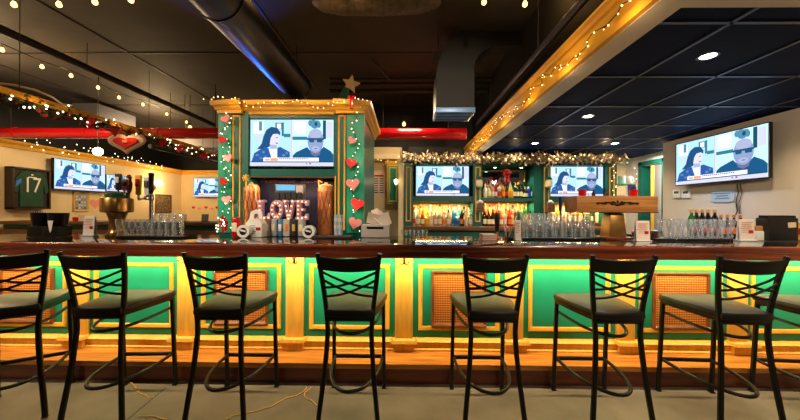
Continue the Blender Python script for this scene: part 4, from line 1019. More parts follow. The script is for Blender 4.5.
for k in range(4):
    a = PI * k / 4; mb.box((0, 0, .045), (.085, .008, .016), rot=Euler((0, a, 0)).to_matrix(), bev=.003)
mb.ball((0, 0, .045), .016, sub=1); mb.build('star', M_GOLDT, t); mb = MB(); mb.tube([(0, .0, .0), (0.0, .03, -.02)], .004, 5); mb.build('clip', M_BRASS, t)
# register with screen behind the letters
t = thing('cash_register', 'dark cash register with a bright customer screen behind the LOVE letters', 'register', nn(291, 3.5))
zl = lambda py: sz(py, 3.5) - zn
xx = lambda px: sx(px, 3.5, 205) - nn(291, 3.5).x
mb = MB(); mb.box((0, 0, .1), (.34, .2, .2), bev=.008); mb.box((xx(290), .03, (zl(206) + .2) / 2), (.1, .06, zl(206) - .2 + .05)); mb.build('base', M_PLB, t)
mb = MB(); mb.bb(xx(276), xx(305), -.03, .02, zl(202), zl(185), bev=.005); mb.build('head', mat('grey_metal', (110, 110, 116), .35, metal=.5), t)
mb = MB(); mb.bb(xx(277.5), xx(296), -.034, -.03, zl(191), zl(185.8)); mb.build('screen', emat('register_screen', (120, 200, 240), 1.1), t)
mb = MB(); mb.bb(xx(297), xx(304), -.036, -.03, zl(194), zl(186), bev=.002); mb.build('receipt', M_PAPER, t)
mb = MB()
for k in range(5): mb.bb(xx(277 + 5.5 * k), xx(281 + 5.5 * k), -.05, -.03, zl(200), zl(193), bev=.003)
mb.build('keys', M_INK, t)
# LOVE letters
M_LET = mat('lilac_letter', (198, 164, 204), .5)
M_LETF = mat('rose_letter_face', (196, 96, 120), .6)
def letter(ch, px0, px1, py0, py1, label, tilt=0):
    Yl = 3.34; a, b = atY(px0, py1, Yl), atY(px1, py0, Yl); w, h = b.x - a.x, b.z - a.z
    t = thing('marquee_letter', label, 'marquee letter', ((a.x + b.x) / 2, Yl, a.z), 0, 'marquee letters spelling LOVE')
    s = .27 * w
    P = {'L': [(0, 0), (1, 0), (1, .28), (.62, .28), (.62, .2), (.72, .2), (.36, .2), (.36, .88), (.5, .88), (.5, 1), (0, 1), (0, .88), (.1, .88), (.1, .12), (0, .12)],
         'V': [(.36, 0), (.64, 0), (.92, .88), (1, .88), (1, 1), (.62, 1), (.62, .88), (.7, .88), (.5, .25), (.3, .88), (.38, .88), (.38, 1), (0, 1), (0, .88), (.08, .88)],
         'E': [(0, 0), (1, 0), (1, .3), (.82, .3), (.74, .16), (.44, .16), (.44, .44), (.72, .44), (.72, .58), (.44, .58), (.44, .84), (.74, .84), (.82, .7), (1, .7), (1, 1), (0, 1), (0, .87), (.12, .87), (.12, .13), (0, .13)]}
    if ch == 'L': P['L'] = [(0, 0), (1, 0), (1, .34), (.84, .34), (.78, .17), (.44, .17), (.44, .88), (.6, .88), (.6, 1), (0, 1), (0, .88), (.14, .88), (.14, .12), (0, .12)]
    mx = Matrix.Translation((-w / 2, .03, 0)) @ Matrix.Rotation(R(90), 4, 'X')
    spots = []
    if ch == 'O':
        n = 26
        o_ = [(w / 2 + w / 2 * math.cos(2 * PI * k / n), h / 2 + h / 2 * math.sin(2 * PI * k / n)) for k in range(n)]
        i_ = [(w / 2 + w * .2 * math.cos(2 * PI * k / n), h / 2 + h * .25 * math.sin(2 * PI * k / n)) for k in range(n)]
        mb = MB()
        V = [[mb.bm.verts.new(mx @ Vector((x, y, z))) for x, y in q] for q, z in ((o_, 0), (i_, 0), (o_, .06), (i_, .06))]
        for k in range(n):
            j = (k + 1) % n
            for A, B in ((0, 2), (2, 3), (3, 1), (1, 0)): mb.bm.faces.new((V[A][k], V[A][j], V[B][j], V[B][k]))
        mb.build('shell', M_LET, t)
        fo = [(w / 2 + w * .43 * math.cos(2 * PI * k / n), h / 2 + h * .43 * math.sin(2 * PI * k / n)) for k in range(n)]; fi = [(w / 2 + w * .26 * math.cos(2 * PI * k / n), h / 2 + h * .31 * math.sin(2 * PI * k / n)) for k in range(n)]
        mb = MB()
        for k in range(n):
            j = (k + 1) % n; mb.face([mx @ Vector((*p, .0615)) for p in (fo[k], fo[j], fi[j], fi[k])])
        mb.build('face', M_LETF, t)
        spots = [(.5 + .34 * math.cos(2 * PI * k / 10), .5 + .37 * math.sin(2 * PI * k / 10)) for k in range(10)]
    else:
        pts = [(x * w, y * h) for x, y in P[ch]]
        mb = MB(); mb.prism(pts, mx, .06); mb.build('shell', M_LET, t)
        cx_, cy_ = w / 2, h / 2
        mb = MB()
        bars = {'L': [(.2, .06, .38, .94), (.2, .04, .9, .13)], 'E': [(.18, .06, .38, .94), (.38, .04, .9, .12), (.38, .46, .66, .56), (.38, .88, .9, .96)], 'V': None}[ch]
        if bars: 
            for q in bars: mb.face([mx @ Vector((x * w, y * h, .0615)) for x, y in ((q[0], q[1]), (q[2], q[1]), (q[2], q[3]), (q[0], q[3]))])
        else:
            for q in ([(.16, .92), (.28, .92), (.52, .06), (.42, .06)], [(.84, .92), (.72, .92), (.48, .06), (.58, .06)]): mb.face([mx @ Vector((x * w, y * h, .0615)) for x, y in q])
        mb.build('face', M_LETF, t)
        spots = {'L': [(.28, .92), (.28, .7), (.28, .48), (.28, .26), (.3, .08), (.6, .08), (.88, .1)], 'V': [(.2, .92), (.28, .68), (.36, .44), (.44, .22), (.5, .06), (.56, .22), (.64, .44), (.72, .68), (.8, .92)], 'E': [(.26, .92), (.26, .7), (.26, .5), (.26, .28), (.26, .08), (.56, .08), (.86, .12), (.58, .51), (.56, .92), (.86, .88)]}[ch]
    for x, y in spots:
        c = child(t, 'bulb', LB_ME); c.location = mx @ Vector((x * w, y * h, .066)); c.scale = (.008, .008, .008)
    return t
_b = MB(); _b.ball((0, 0, 0), 1.0, sub=1); LB_ME = _b.mesh('bulb', emat('letter_bulb', (255, 206, 120), 4))
letter('L', 257, 271.5, 200, 219.5, 'letter L of the lit LOVE marquee, leftmost')
letter('O', 271, 284, 200, 219.5, 'letter O of the lit LOVE marquee')
letter('V', 283.5, 296, 200, 219.5, 'letter V of the lit LOVE marquee')
letter('E', 296, 308.5, 200, 219.5, 'letter E of the lit LOVE marquee, rightmost')
# boxes and tins below the letters
SP = [(268, 6, 14.2, (150, 130, 120), 'taupe tin under the letter L'), (274.5, 6, 14.4, (200, 206, 214), 'silver tin with pale label under the letter O'), (281, 6, 14.6, (90, 150, 190), 'blue tin under the letters O and V'), (287.5, 6.2, 14.4, (206, 200, 190), 'pale carton with an orange dot under the letter V'), (294.5, 6, 13.8, (60, 56, 64), 'dark tin under the letters V and E'), (302, 8, 14, (176, 176, 180), 'wide grey tin with a cream label under the letter E')]
for k, (px, w, h, c, lb) in enumerate(SP):
    Yq = 3.33; t = thing('tin', lb, 'tin', nn(px, Yq), 0, 'tins and cartons under the marquee letters'); w_, h_ = hpx(w, Yq), sz(219.6, Yq) - zn
    mb = MB()
    if k in (3,): mb.box((0, 0, h_ / 2), (w_, w_, h_), bev=.003)
    else: mb.lathe([(w_ / 2 * .96, 0), (w_ / 2, .006), (w_ / 2, h_ - .006), (w_ / 2 * .95, h_), (0, h_ - .002)], seg=16)
    mb.build('can', mat('tin_%d' % k, c, .35, metal=.3), t)
    mb = MB(); mb.box((0, -w_ / 2 - .001, h_ * .5), (w_ * .5, .004, h_ * .4), bev=.001); mb.build('paper_label', [M_PAPER, LABM['cream'], M_WHP, LABM['orange'], LABM['gold'], LABM['cream']][k], t)
# white house-shaped donation box
Yh = 3.22; t = thing('house_box', 'white house-shaped cardboard box with a handle below the left copper cylinder', 'box', nn(256.5, Yh))
w, h = hpx(16, Yh), hpx(18, Yh)
mb = MB(); mb.prism([(-w / 2, 0), (w / 2, 0), (w / 2, h * .75), (w * .28, h), (-w * .28, h), (-w / 2, h * .75)], Matrix.Translation((0, .06, 0)) @ Matrix.Rotation(R(90), 4, 'X'), .12); mb.build('carton', M_WHP, t)
mb = MB(); mb.rect([(-.05, 0, h - .005), (-.04, 0, h + .06), (0, 0, h + .075), (.04, 0, h + .06), (.05, 0, h - .005)], .04, .02, up=Vector((0, 1, 0))); mb.build('handle', M_WHP, t)
mb = MB()
for k in range(5): mb.bb(-w * .36, w * (.1 + .05 * (k % 2)), -.0625, -.0605, h * (.2 + .1 * k), h * (.2 + .1 * k) + .006)
mb.build('printed_lines', M_INK, t)
mb = MB(); mb.box((w * .28, -.062, h * .45), (w * .3, .003, h * .18), bev=.001); mb.build('printed_heart', M_RED, t)
Yr = 3.2; t = thing('drink_can', 'red and cream drink can by the left post of the column', 'can', nn(236.5, Yr)); rr, h = hpx(4.4, Yr), hpx(19.5, Yr)
mb = MB(); mb.lathe([(rr * .85, 0), (rr, .012), (rr, h - .015), (rr * .8, h), (0, h - .004)], seg=16); mb.build('body', M_RED, t)
mb = MB(); mb.box((0, -rr, h * .5), (rr * 1.1, .008, h * .45), bev=.003); mb.build('paper_label', LABM['cream'], t)
mb = MB(); mb.lathe([(rr * .86, h * .99), (rr * .86, h * 1.005), (0, h)], seg=16); mb.build('lid', M_STEEL, t)
for k, px in enumerate((245, 309.5)):
    Yq = 3.12; t = thing('coffee_tin', ('white round tin lying on its side by the red can' if k == 0 else 'white round tin lying on its side by the right copper cylinder'), 'tin', nn(px, Yq), 0, 'white round tins lying on their sides'); r = hpx(6.3, Yq)
    rot = Matrix.Rotation(R(90), 3, 'X')
    mb = MB(); mb.lathe([(r * .6, -.04), (r * .95, -.04), (r, -.03), (r, .04), (r * .6, .04)], (0, 0, r), 22, rot=rot, cap=False); mb.build('ring', M_WHP, t)
    mb = MB(); mb.lathe([(0, -.03), (r * .62, -.03), (r * .62, .035), (0, .035)], (0, 0, r), 18, rot=rot); mb.build('core', M_PLB, t)
    mb = MB(); mb.box((0, -.04, r * 1.1), (r * .9, .006, r * .28), rot=Euler((0, R(14), 0)).to_matrix(), bev=.002); mb.build('printed_band', M_WHP, t)
for k, (px, d) in enumerate(((336.5, 0), (340.5, 0), (338.5, .07))):
    Yq = 3.25 + d; t = thing('paper_cup_stack', ['stack of white paper cups, left one beside the right copper cylinder', 'stack of white paper cups, right one beside the column post', 'stack of white paper cups, rear one between the other two'][k], 'cups', nn(px, Yq), 0, 'stacks of paper cups beside the column')
    for j in range(5):
        mb = MB(); z = j * .035; mb.lathe([(.02, z), (.026, z + .085), (.028, z + .088), (.022, z + .086), (.018, z + .004), (0, z + .004)], seg=12); mb.build('cup', M_WHP if j % 2 else mat('ice_cup', (190, 212, 236), .3), t)
t = thing('dark_mat', 'flat dark folded cloth on the bar before the right copper cylinder', 'cloth', on(333, 3.12)); mb = MB(); mb.box((0, 0, .012), (.38, .16, .022), bev=.009); mb.build('cloth', mat('dark_brown_cloth', (60, 42, 38), .8, bump=.3), t)
# white receipt printer with papers right of the column
Yp = 3.28; t = thing('receipt_printer', 'white printer piled with paper slips right of the column', 'printer', (sx(376, Yp, 230), Yp, CTR + .001)); w = hpx(27, Yp)
mb = MB(); mb.box((0, 0, .065), (w, .2, .13), bev=.01); mb.build('body', mat('pale_grey_plastic', (188, 184, 180), .45), t)
mb = MB(); mb.box((0, -.1, .1), (w * .6, .01, .02)); mb.build('slot', M_PLB, t)
for k, (q, a, b_) in enumerate((((-.03, -.02, .19), 30, 14), ((.05, 0, .2), -35, 40), ((.0, .03, .23), 50, 70), ((.09, -.03, .18), 10, -20))):
    mb = MB(); mb.box((0, 0, 0), (.12, .004, .13), rot=Euler((R(a), R(b_), 0)).to_matrix()); mb.build('paper_slip', M_PAPER, t, loc=q)
# string of back counter things left end of back bar: upturned rocks glasses
for k in range(6):
    glass(G_FOOT, (bx(404 + 4.2 * k, 5.2), 5.2, 0.9), f'short glass on the low shelf below the left bay, {ORD[k]} from the left', 'short glasses below the left bay', 1.3)
mb = MB(); mb.bb(bx(400, 5.3), bx(470, 5.3), 5.05, 5.45, .86, .8995); tag(mb.build('low_shelf', M_DARK), 'low dark shelf below the left bay of the back bar', 'shelf')
mb = MB(); mb.bb(bx(401, 5.3), bx(469, 5.3), 5.1, 5.44, 0, .8595); tag(mb.build('low_cabinet', M_DGREEN), 'low green cabinet below the left bay of the back bar', 'cabinet')
# ------------------------------------------------------------------ walls: left
xf = LW + .17
a, b = atX(13, 188, xf), atX(51, 188, xf)
z0, z1 = atX(13, 209, xf).z, atX(13, 166.2, xf).z
t = thing('framed_shirt', 'deep framed dark green sports shirt numbered 17 on the cream left wall', 'framed shirt', (LW + .005, (a.y + b.y) / 2, z0), R(90))
w, h = b.y - a.y, z1 - z0
mb = MB(); mb.bb(-w / 2 + .028, w / 2 - .028, -.125, 0, .028, h - .028); mb.build('backing', mat('charcoal_mount', (40, 38, 36), .7), t)
mb = MB(); mb.bb(-w / 2, -w / 2 + .03, -.165, 0, 0, h); mb.bb(w / 2 - .03, w / 2, -.165, 0, 0, h); mb.bb(-w / 2, w / 2, -.165, 0, 0, .03); mb.bb(-w / 2, w / 2, -.165, 0, h - .03, h); mb.build('frame', mat('dark_walnut', (44, 30, 24), .35), t)
SH = [(-.25, .03), (.25, .03), (.255, .5), (.265, .6), (.30, .36), (.385, .4), (.34, .72), (.22, .88), (.09, .94), (.05, .90), (-.05, .90), (-.09, .94), (-.22, .88), (-.34, .72), (-.385, .4), (-.30, .36), (-.265, .6), (-.255, .5)]
mb = MB(); mb.prism([(x * w * 1.2, .03 * h + y * h * .98) for x, y in SH], Matrix.Translation((0, -.125, 0)) @ Matrix.Rotation(R(90), 4, 'X'), .025); sh = mb.build('shirt', mat('bottle_green_cloth', (30, 74, 56), .75, noise=.3, nscale=8, bump=.3), t)
n = child(sh, 'number', text_mesh('17', .31, M_WHP, .002)); n.location = (.0, -.153, h * .57); n.rotation_euler = (R(90), 0, 0); n.scale = (1, 1.35, 1)
mb = MB(); mb.bb(-w * .1, w * .12, -.153, -.15, h * .765, h * .79); mb.build('name_strip', M_WHP, sh)
mb = MB(); mb.ball((0, -.15, h * .84), .02, sc=(1.2, .3, .8), sub=1); mb.build('collar_emblem', M_WHP, sh)
mb = MB(); mb.prism([(-.36 * w * 1.18, .52 * h), (-.24 * w * 1.18, .64 * h), (-.24 * w * 1.18, .74 * h), (-.345 * w * 1.18, .66 * h)], Matrix.Translation((0, -.15, 0)) @ Matrix.Rotation(R(90), 4, 'X'), .004); mb.build('sleeve_glare', mat('blue_glare', (40, 120, 220), .6), sh)  # blue reflection over the shirt, built as a coloured patch
def wall_frame(name, label, px0, px1, py0, py1, X, fm, build, rz=R(90), d=.03):
    a, b = atX(px0, py1, X), atX(px1, py0, X); z0, z1 = atX(px0, py1, X).z, atX(px0, py0, X).z
    t = thing(name, label, 'picture', (X, (a.y + b.y) / 2, (z0 + z1) / 2), rz); w, h = abs(b.y - a.y), z1 - z0
    mb = MB(); mb.bb(-w / 2, w / 2, -d * .4, 0, -h / 2, h / 2); mb.build('backing', fm, t)
    mb = MB(); frame_mb(mb, w, h, .04, d, mx=Matrix.Translation((0, -.001, 0))); mb.build('frame', fm, t)
    build(t, w, h, d); return t
def poster(t, w, h, d):
    mb = MB(); mb.bb(-w / 2 + .04, w / 2 - .04, -d * .5, -d * .4, -h / 2 + .04, h / 2 - .04); p = mb.build('print', mat('blue_grey_print', (150, 160, 176), .5), t)
    mb = MB()
    for i in range(4):
        for j in range(5): mb.bb(-w / 2 + .06 + i * (w - .12) / 4, -w / 2 + .04 + (i + 1) * (w - .12) / 4, -d * .55, -d * .5, -h / 2 + .06 + j * (h - .12) / 5, -h / 2 + .03 + (j + 1) * (h - .12) / 5, mi=random.randrange(3))
    mb.build('printed_tiles', [M_INK, mat('tile_gold', (170, 130, 70), .6), mat('tile_pale', (210, 214, 220), .6)], p)
wall_frame('framed_poster', 'framed blue-grey poster of small pictures under the left television', 72.5, 88.5, 191.5, 211.5, LW + .001, M_GOLDT, poster)
def collage(t, w, h, d):
    mb = MB(); mb.bb(-w / 2 + .04, w / 2 - .04, -d * .5, -d * .4, -h / 2 + .04, h / 2 - .04); mb.build('print', mat('speckled_print', (150, 126, 96), .6, noise=.8, nscale=26, rgb2=(40, 32, 28)), t)
wall_frame('framed_map', 'dark speckled framed print near the far corner of the left wall', 155, 171, 194, 213.5, LW + .001, M_BROWN, collage)
t = thing('wall_sconce', 'lit wall sconce above the speckled print in the far left corner', 'sconce', (LW, 9.32, 2.02), R(90))
mb = MB(); mb.box((0, -.02, 0), (.12, .04, .2), bev=.01); mb.tube([(0, -.03, -.02), (0, -.12, -.06), (0, -.16, 0)], .012, 6, up=Vector((1, 0, 0))); mb.build('bracket', M_BRASS, t)
mb = MB(); mb.lathe([(.03, 0), (.09, .05), (.1, .12), (.07, .18), (0, .2)], (0, -.16, 0), 14); mb.build('shade', emat('sconce_shade', (255, 232, 180), 9), t)
light('POINT', 'sconce_lamp', (LW + .35, 9.32, 2.1), 30, (255, 205, 130), .08)
# heart stickers in a line on the far wall
for k, px in enumerate((193.5, 199.5, 206, 212, 217)):
    p = atY(px, 207.5 + (k % 2) * 1.2, BW - .004); mb = MB(); mb.prism(heart_poly(.11), Matrix.Rotation(R(90), 4, 'X'), .004)
    o = mb.build('paper_heart', M_PRED if k % 2 == 0 else M_PINK, loc=p); tag(o, f'{"red" if k % 2 == 0 else "pink"} paper heart below the far small television, {ORD[k]} from the left', 'heart', 'paper hearts on the far wall')
p = atX(95.3, 203.5, LW + .004); mb = MB(); mb.prism(heart_poly(.26), Matrix.Rotation(R(90), 4, 'Z') @ Matrix.Rotation(R(90), 4, 'X'), .004); tag(mb.build('paper_heart', M_PINK, loc=p), 'large pale pink paper heart on the left wall beside the brass tower', 'heart')

# right wall fittings
for k, (px0, px1) in enumerate(((674, 682), (683, 691.5))):
    a, b = atX(px0, 198, RW), atX(px1, 189.5, RW)
    t = thing('thermostat', f'white wall thermostat below the big television, {"left" if k == 0 else "right"} of the pair', 'thermostat', (RW, (a.y + b.y) / 2, (a.z + b.z) / 2), R(-90), 'pair of thermostats on the grey wall')
    w, h = abs(a.y - b.y) * .94, b.z - a.z
    mb = MB(); mb.box((0, -.012, 0), (w, .024, h), bev=.004); mb.build('housing', M_WHP, t)
    mb = MB(); mb.box((0, -.025, h * .18), (w * .62, .003, h * .3), bev=.001); mb.build('display', mat('grey_green_lcd', (70, 92, 92), .2), t)
    mb = MB()
    for q in (-.3, 0, .3): mb.box((q * w, -.025, -h * .25), (w * .14, .004, h * .1), bev=.001)
    mb.build('buttons', mat('button_grey', (190, 190, 190), .4), t)
a, b = atX(711, 202.5, RW), atX(736, 189, RW)
t = thing('wall_sign', 'small pale blue scalloped sign under the big television', 'sign', (RW, (a.y + b.y) / 2, (a.z + b.z) / 2), R(-90)); w, h = abs(a.y - b.y) * .95, .155
pl = []
for k in range(40):
    u = 2 * PI * k / 40; c, s = math.cos(u), math.sin(u); r = 1 + .03 * math.cos(9 * u)
    pl.append((w / 2 * r * math.copysign(abs(c) ** .4, c), h / 2 * r * math.copysign(abs(s) ** .4, s)))
mb = MB(); mb.prism(pl, Matrix.Rotation(R(90), 4, 'X'), .012); mb.build('plate', mat('pale_blue_enamel', (168, 190, 206), .4), t)
mb = MB()
for k, ww in enumerate((.7, .5, .62)): mb.bb(-w * ww / 2, w * ww / 2, -.0135, -.012, h * (.2 - .2 * k) - .006, h * (.2 - .2 * k) + .008)
mb.build('lettering', mat('slate_blue_print', (90, 112, 140), .6), t)
mb = MB()
for sg in (-1, 1): mb.ball((sg * w * .43, -.013, h * .24), .008, sub=1)
mb.build('screw', M_INK, t)
P = [atX(737, 184, RW - .02), atX(738.5, 192, RW - .012), atX(736, 202, RW - .012), atX(737.5, 211, RW - .012), atX(735, 216, RW - .03)]; o0 = P[0].copy()
mb = MB(); mb.tube([p - o0 for p in P], .006, 6, up=Vector((1, 0, 0))); tag(mb.build('power_cable', M_PLB, loc=o0), 'dark cable hanging down the wall from the big television', 'cable')
P = [atX(740, 184, RW - .012), atX(742, 193, RW - .012), atX(739, 203, RW - .012), atX(740, 214, RW - .012)]; o0 = P[0].copy()
mb = MB(); mb.tube([p - o0 for p in P], .0045, 6, up=Vector((1, 0, 0))); tag(mb.build('power_cable', M_INK, loc=o0), 'thin looping cable right of the dark television cable', 'cable')

# ------------------------------------------------------------------ overhead
def at_(px, py, z): return atZ(px, py, z)
# big round duct
zdu = 3.0; hh = zdu - HC
Xd = -1.45; rD = .185
t = thing('round_duct', 'big black round air duct running from the ceiling to the green column', 'duct', (Xd, 0, zdu))
mb = MB(); mb.tube([(0, -.5, 0), (0, 4.3, 0)], rD, 28); mb.build('pipe', M_DUCT, t)
for y in (.6, 2.45, 4.2): 
    mb = MB(); mb.tube([(0, y - .02, 0), (0, y + .02, 0)], rD + .008, 28); mb.tube([(0, y, rD), (0, y, CEIL - zdu - .012)], .006, 6, up=Vector((0, 1, 0))); mb.build('joint_band', M_DUCT, t)
mb = MB(); mb.lathe([(.15, -.35), (.15, -.16), (.1, -.1)], (0, 4.15, 0), 20); mb.build('drop_collar', M_DUCT, t)
# red duct running across
Yd = 5.52; rR = .095
for (pa, pb, nm) in ((-6, 232, 'long glossy red pipe across the room left of the green column'), (366, 466, 'glossy red pipe between the green column and the gold soffit')):
    A, B = sx(pa, Yd, 133), sx(pb, Yd, 133); z = sz(133.7, Yd, 400) + (.0)
    t = thing('red_pipe', nm, 'pipe', (A, Yd, z), group='red pipes')
    mb = MB(); mb.tube([(0, 0, 0), (B - A, 0, 0)], rR, 20); mb.build('pipe', M_RED, t)
    for q in [k * 1.3 + .4 for k in range(int((B - A) / 1.3))]:
        mb = MB(); mb.tube([(q - .02, 0, 0), (q + .02, 0, 0)], rR + .008, 20); mb.build('coupling', M_RED, t)
    for q in (.3, (B - A) - .3):
        mb = MB(); mb.tube([(q, 0, rR), (q, 0, CEIL - z)], .008, 6, up=Vector((0, 1, 0))); mb.build('hanger_rod', M_DARK, t)
# curved duct; blue light is put into the outlet's colour
Yc = 4.0
t = thing('curved_duct', 'black curved rectangular air duct turning down to a grey outlet', 'duct', (sx(453, Yc, 100), Yc, sz(117, Yc, 453)))
w = hpx(37, Yc); zz = lambda py: sz(py, Yc, 453) - sz(117, Yc, 453)
Rc = .52; pts = [(0, 0, zz(112)), (0, 0, zz(80))]
for k in range(1, 9):
    a = PI / 2 * k / 8; pts.append((Rc * (1 - math.cos(a)), 0, zz(80) + Rc * math.sin(a)))
pts.append((1.0 * .9, 0, zz(80) + Rc)); SC = [1, 1] + [1 - .045 * k for k in range(1, 9)] + [.62]
mb = MB(); q_ = w * .49; mb.sweep(pts, [(-.18, -q_), (.18, -q_), (.18, q_), (-.18, q_)], up=Vector((-1, 0, 1)), scl=SC); mb.build('bend', M_DARK, t)
mb = MB(); mb.box((0, 0, .03), (w * 1.02, .40, .06), bev=.008); mb.build('outlet_frame', mat('outlet_blue_lit', (110, 150, 205), .35, metal=.2), t)
mb = MB()
for k in range(6): mb.box((0, -.16 + .064 * k, .004), (w * .9, .012, .02), rot=Euler((R(30), 0, 0)).to_matrix())
mb.build('louvre', M_DUCT, t)
for sg in (-1, 1):
    mb = MB(); mb.tube([(sg * w * .4, 0, zz(80) + (.4 if sg > 0 else .2)), (sg * w * .4, 0, CEIL - sz(117, Yc, 453))], .006, 6, up=Vector((0, 1, 0))); mb.build('hanger_rod', M_DARK, t)
# insulated flexible duct near the camera
Yi = 3.36; A, B = sx(322, Yi, 5), sx(436, Yi, 5); zi = sz(13, Yi, 380) + .15
pts = [(A - .05, Yi, zi + .1), (A + .04, Yi, zi + .03), (A + .2, Yi, zi), ((A + B) / 2, Yi, zi - .01), (B - .2, Yi, zi + .01), (B - .04, Yi, zi + .06), (B + .05, Yi, zi + .14)]
o0 = Vector(pts[3]); t = thing('flexible_duct', 'grey wrinkled insulated duct at the top middle of the picture', 'duct', o0)
P = path(pts, .02); mb = MB(); mb.tube([p - o0 for p in P], .15, 20, scl=[1 + (.03 if k % 3 == 0 else 0) for k in range(len(P))]); mb.build('jacket', M_FOIL, t)
mb = MB(); mb.tube([(-.3, 0, .14), (-.3, 0, CEIL - o0.z)], .008, 6, up=Vector((0, 1, 0))); mb.tube([(.3, 0, .14), (.3, 0, CEIL - o0.z)], .008, 6, up=Vector((0, 1, 0))); mb.build('hanger_strap', M_DARK, t)
# diagonal black pipe on the left, pipe along the soffit, conduits
def pipe(name, label, p0, p1, r, m=M_DARK, cat='pipe', group=None):
    p0, p1 = Vector(p0), Vector(p1); t = thing(name, label, cat, p0, group=group)
    mb = MB(); mb.tube([(0, 0, 0), p1 - p0], r, 12); mb.build('pipe', m, t)
    L = (p1 - p0).length
    for q in (.25, .75):
        c = (p1 - p0) * q; mb = MB(); mb.tube([c, Vector((c.x, c.y, CEIL - p0.z))], .004, 6, up=Vector((0, 1, 0))); mb.build('hanger_rod', m, t)
    return t
zp = 3.22; a, b = at_(-4, 27, zp), at_(214, 125, zp)
pipe('black_pipe', 'thick black pipe running diagonally under the left ceiling', a, b, .045)
a, b = atX(590, -8, 1.33), atX(477, 126, 1.33)
pipe('black_pipe', 'black pipe running alongside the gold lit soffit', a, (1.33, b.y, a.z), .035, mat('steel_blue_pipe', (74, 74, 92), .35, metal=.5))
for k, (py, r) in enumerate(((79, .02), (84, .025), (91, .035))):
    Yq = 5.1 + .12 * k; z = min(3.5, sz(py, Yq, 400)); pipe('conduit', ['upper of three black conduits between the column and curved duct', 'middle of three black conduits between the column and curved duct', 'lowest and thickest of three black conduits behind the curved duct'][k], (sx(330, Yq, py), Yq, z), (1.4, Yq, z), r, M_DARK, 'pipe', 'black conduits')
pipe('conduit', 'black conduit crossing the left ceiling before the column', (sx(140, 6.2, 93), 6.2, sz(95, 6.2, 180)), (sx(222, 6.2, 93), 6.2, sz(95, 6.2, 180)), .07)
pipe('black_pipe', 'grey pipe descending below the left garland', at_(150, 146, 2.45), at_(216, 162, 2.45), .04, M_DUCT)
mb = MB(); p = atY(92, 113, 6.3); mb.box((0, 0, 0), (.5, .9, .3), bev=.01); tag(mb.build('vent_box', mat('grey_sheet', (86, 84, 92), .5), loc=(p.x, 6.6, p.z)), 'grey metal duct box above the left garland', 'duct')
mb = MB(); mb.bb(-5.7, -2.6, 7.6, 8.2, 2.85, 3.2)
for x_ in (-5.5, -4.1, -2.8): mb.bb(x_ - .01, x_ + .01, 7.85, 7.9, 3.19, CEIL - .001)
tag(mb.build('long_duct', mat('taupe_sheet', (92, 80, 78), .5)), 'long taupe boxed duct under the far left ceiling', 'duct')
mb = MB(); mb.bb(.08, 1.1, 6.03, 6.6, 2.3, 2.56); tag(mb.build('bulkhead_box', M_DARK), 'dark boxed bulkhead above the left bay of the back bar', 'bulkhead')
P = [at_(-2, 83, 3.0), at_(14, 85, 3.0), at_(35, 90, 3.0), at_(52, 97, 3.0), at_(62, 104, 3.0), at_(72, 105.5, 3.0)]; o0 = P[0].copy()
mb = MB(); mb.tube([p - o0 for p in P], .014, 6); tag(mb.build('ceiling_cable', mat('pale_cable', (170, 156, 140), .5), loc=o0), 'pale cable sagging under the ceiling at the upper left', 'cable')
P = [atY(349, 28, 4.6), atY(357, 45, 4.6), atY(370, 58, 4.6), atY(384, 72, 4.6), atY(390, 80, 4.6)]; o0 = P[0].copy()
mb = MB(); mb.tube([p - o0 for p in P], .012, 6, up=Vector((0, 1, 0))); tag(mb.build('ceiling_cable', M_PLB, loc=o0), 'black cable sagging below the grey insulated duct', 'cable')
# ceiling joints: sheet seams of the black ceiling
mb = MB()
for y in (2.2, 4.4, 6.6, 8.8): mb.bb(-8.2, 1.4, y - .012, y + .012, CEIL - .008, CEIL + .01)
for x in (-6.2, -3.9, -1.6, .4): mb.bb(x - .012, x + .012, -3, 10.4, CEIL - .008, CEIL + .01)
struct('ceiling_seams', mb, M_DARK)

# ---- festoon bulbs
_b = MB(); _b.lathe([(.012, .03), (.02, .02), (.033, -.012), (.03, -.034), (.016, -.048), (0, -.05)], seg=12); FEST_ME = _b.mesh('bulb', M_BULB)
_b = MB(); _b.lathe([(.014, .028), (.014, .062), (.006, .068), (0, .068)], seg=10); SOCK_ME = _b.mesh('socket', M_PLB)
def festoon(label, P, wire, group='festoon lights under the ceiling', s=1.0, lamp=0):
    o0 = Vector(wire[0]); t = thing('festoon_lights', label, 'string lights', o0, group=group)
    mb = MB(); mb.tube([Vector(p) - o0 for p in wire], .006, 6); mb.build('wire', M_PLB, t)
    for p in P:
        c = child(t, 'bulb', FEST_ME); c.location = Vector(p) - o0; c.scale = (s * .72, s * .72, s * .72)
        d = child(c, 'socket', SOCK_ME)
        if lamp: light('POINT', 'festoon_lamp', Vector(p) + Vector((.0, -.05, .02)), lamp, (255, 190, 110), .012)
P = [at_(x, y, 3.35) for x, y in ((2, 49), (42, 66), (71, 75), (98, 87), (119, 97), (143, 104))]
P += [Vector((P[-1].x, P[-1].y + .6 * k, 3.35)) for k in (1, 2)]
festoon('festoon of warm bulbs running back along the left ceiling', P, [P[0] + Vector((0, -1, .066))] + [p + Vector((0, 0, .066)) for p in P], lamp=2.2)
P = [at_(x, y, 3.35) for x, y in ((14, 3.5), (59, 3.5), (95, 1), (131, -1))]; yy = P[0].y
P2 = [Vector((-2.2 + .4 * k, yy, 3.43)) for k in range(5)] + [at_(484, 1, 3.36), at_(525, 3, 3.34)]
festoon('festoon of warm bulbs crossing the ceiling along the top edge of the picture', P + P2, [P[0] + Vector((-.6, 0, .066))] + [p + Vector((0, 0, .066)) for p in P + P2], lamp=2.2)
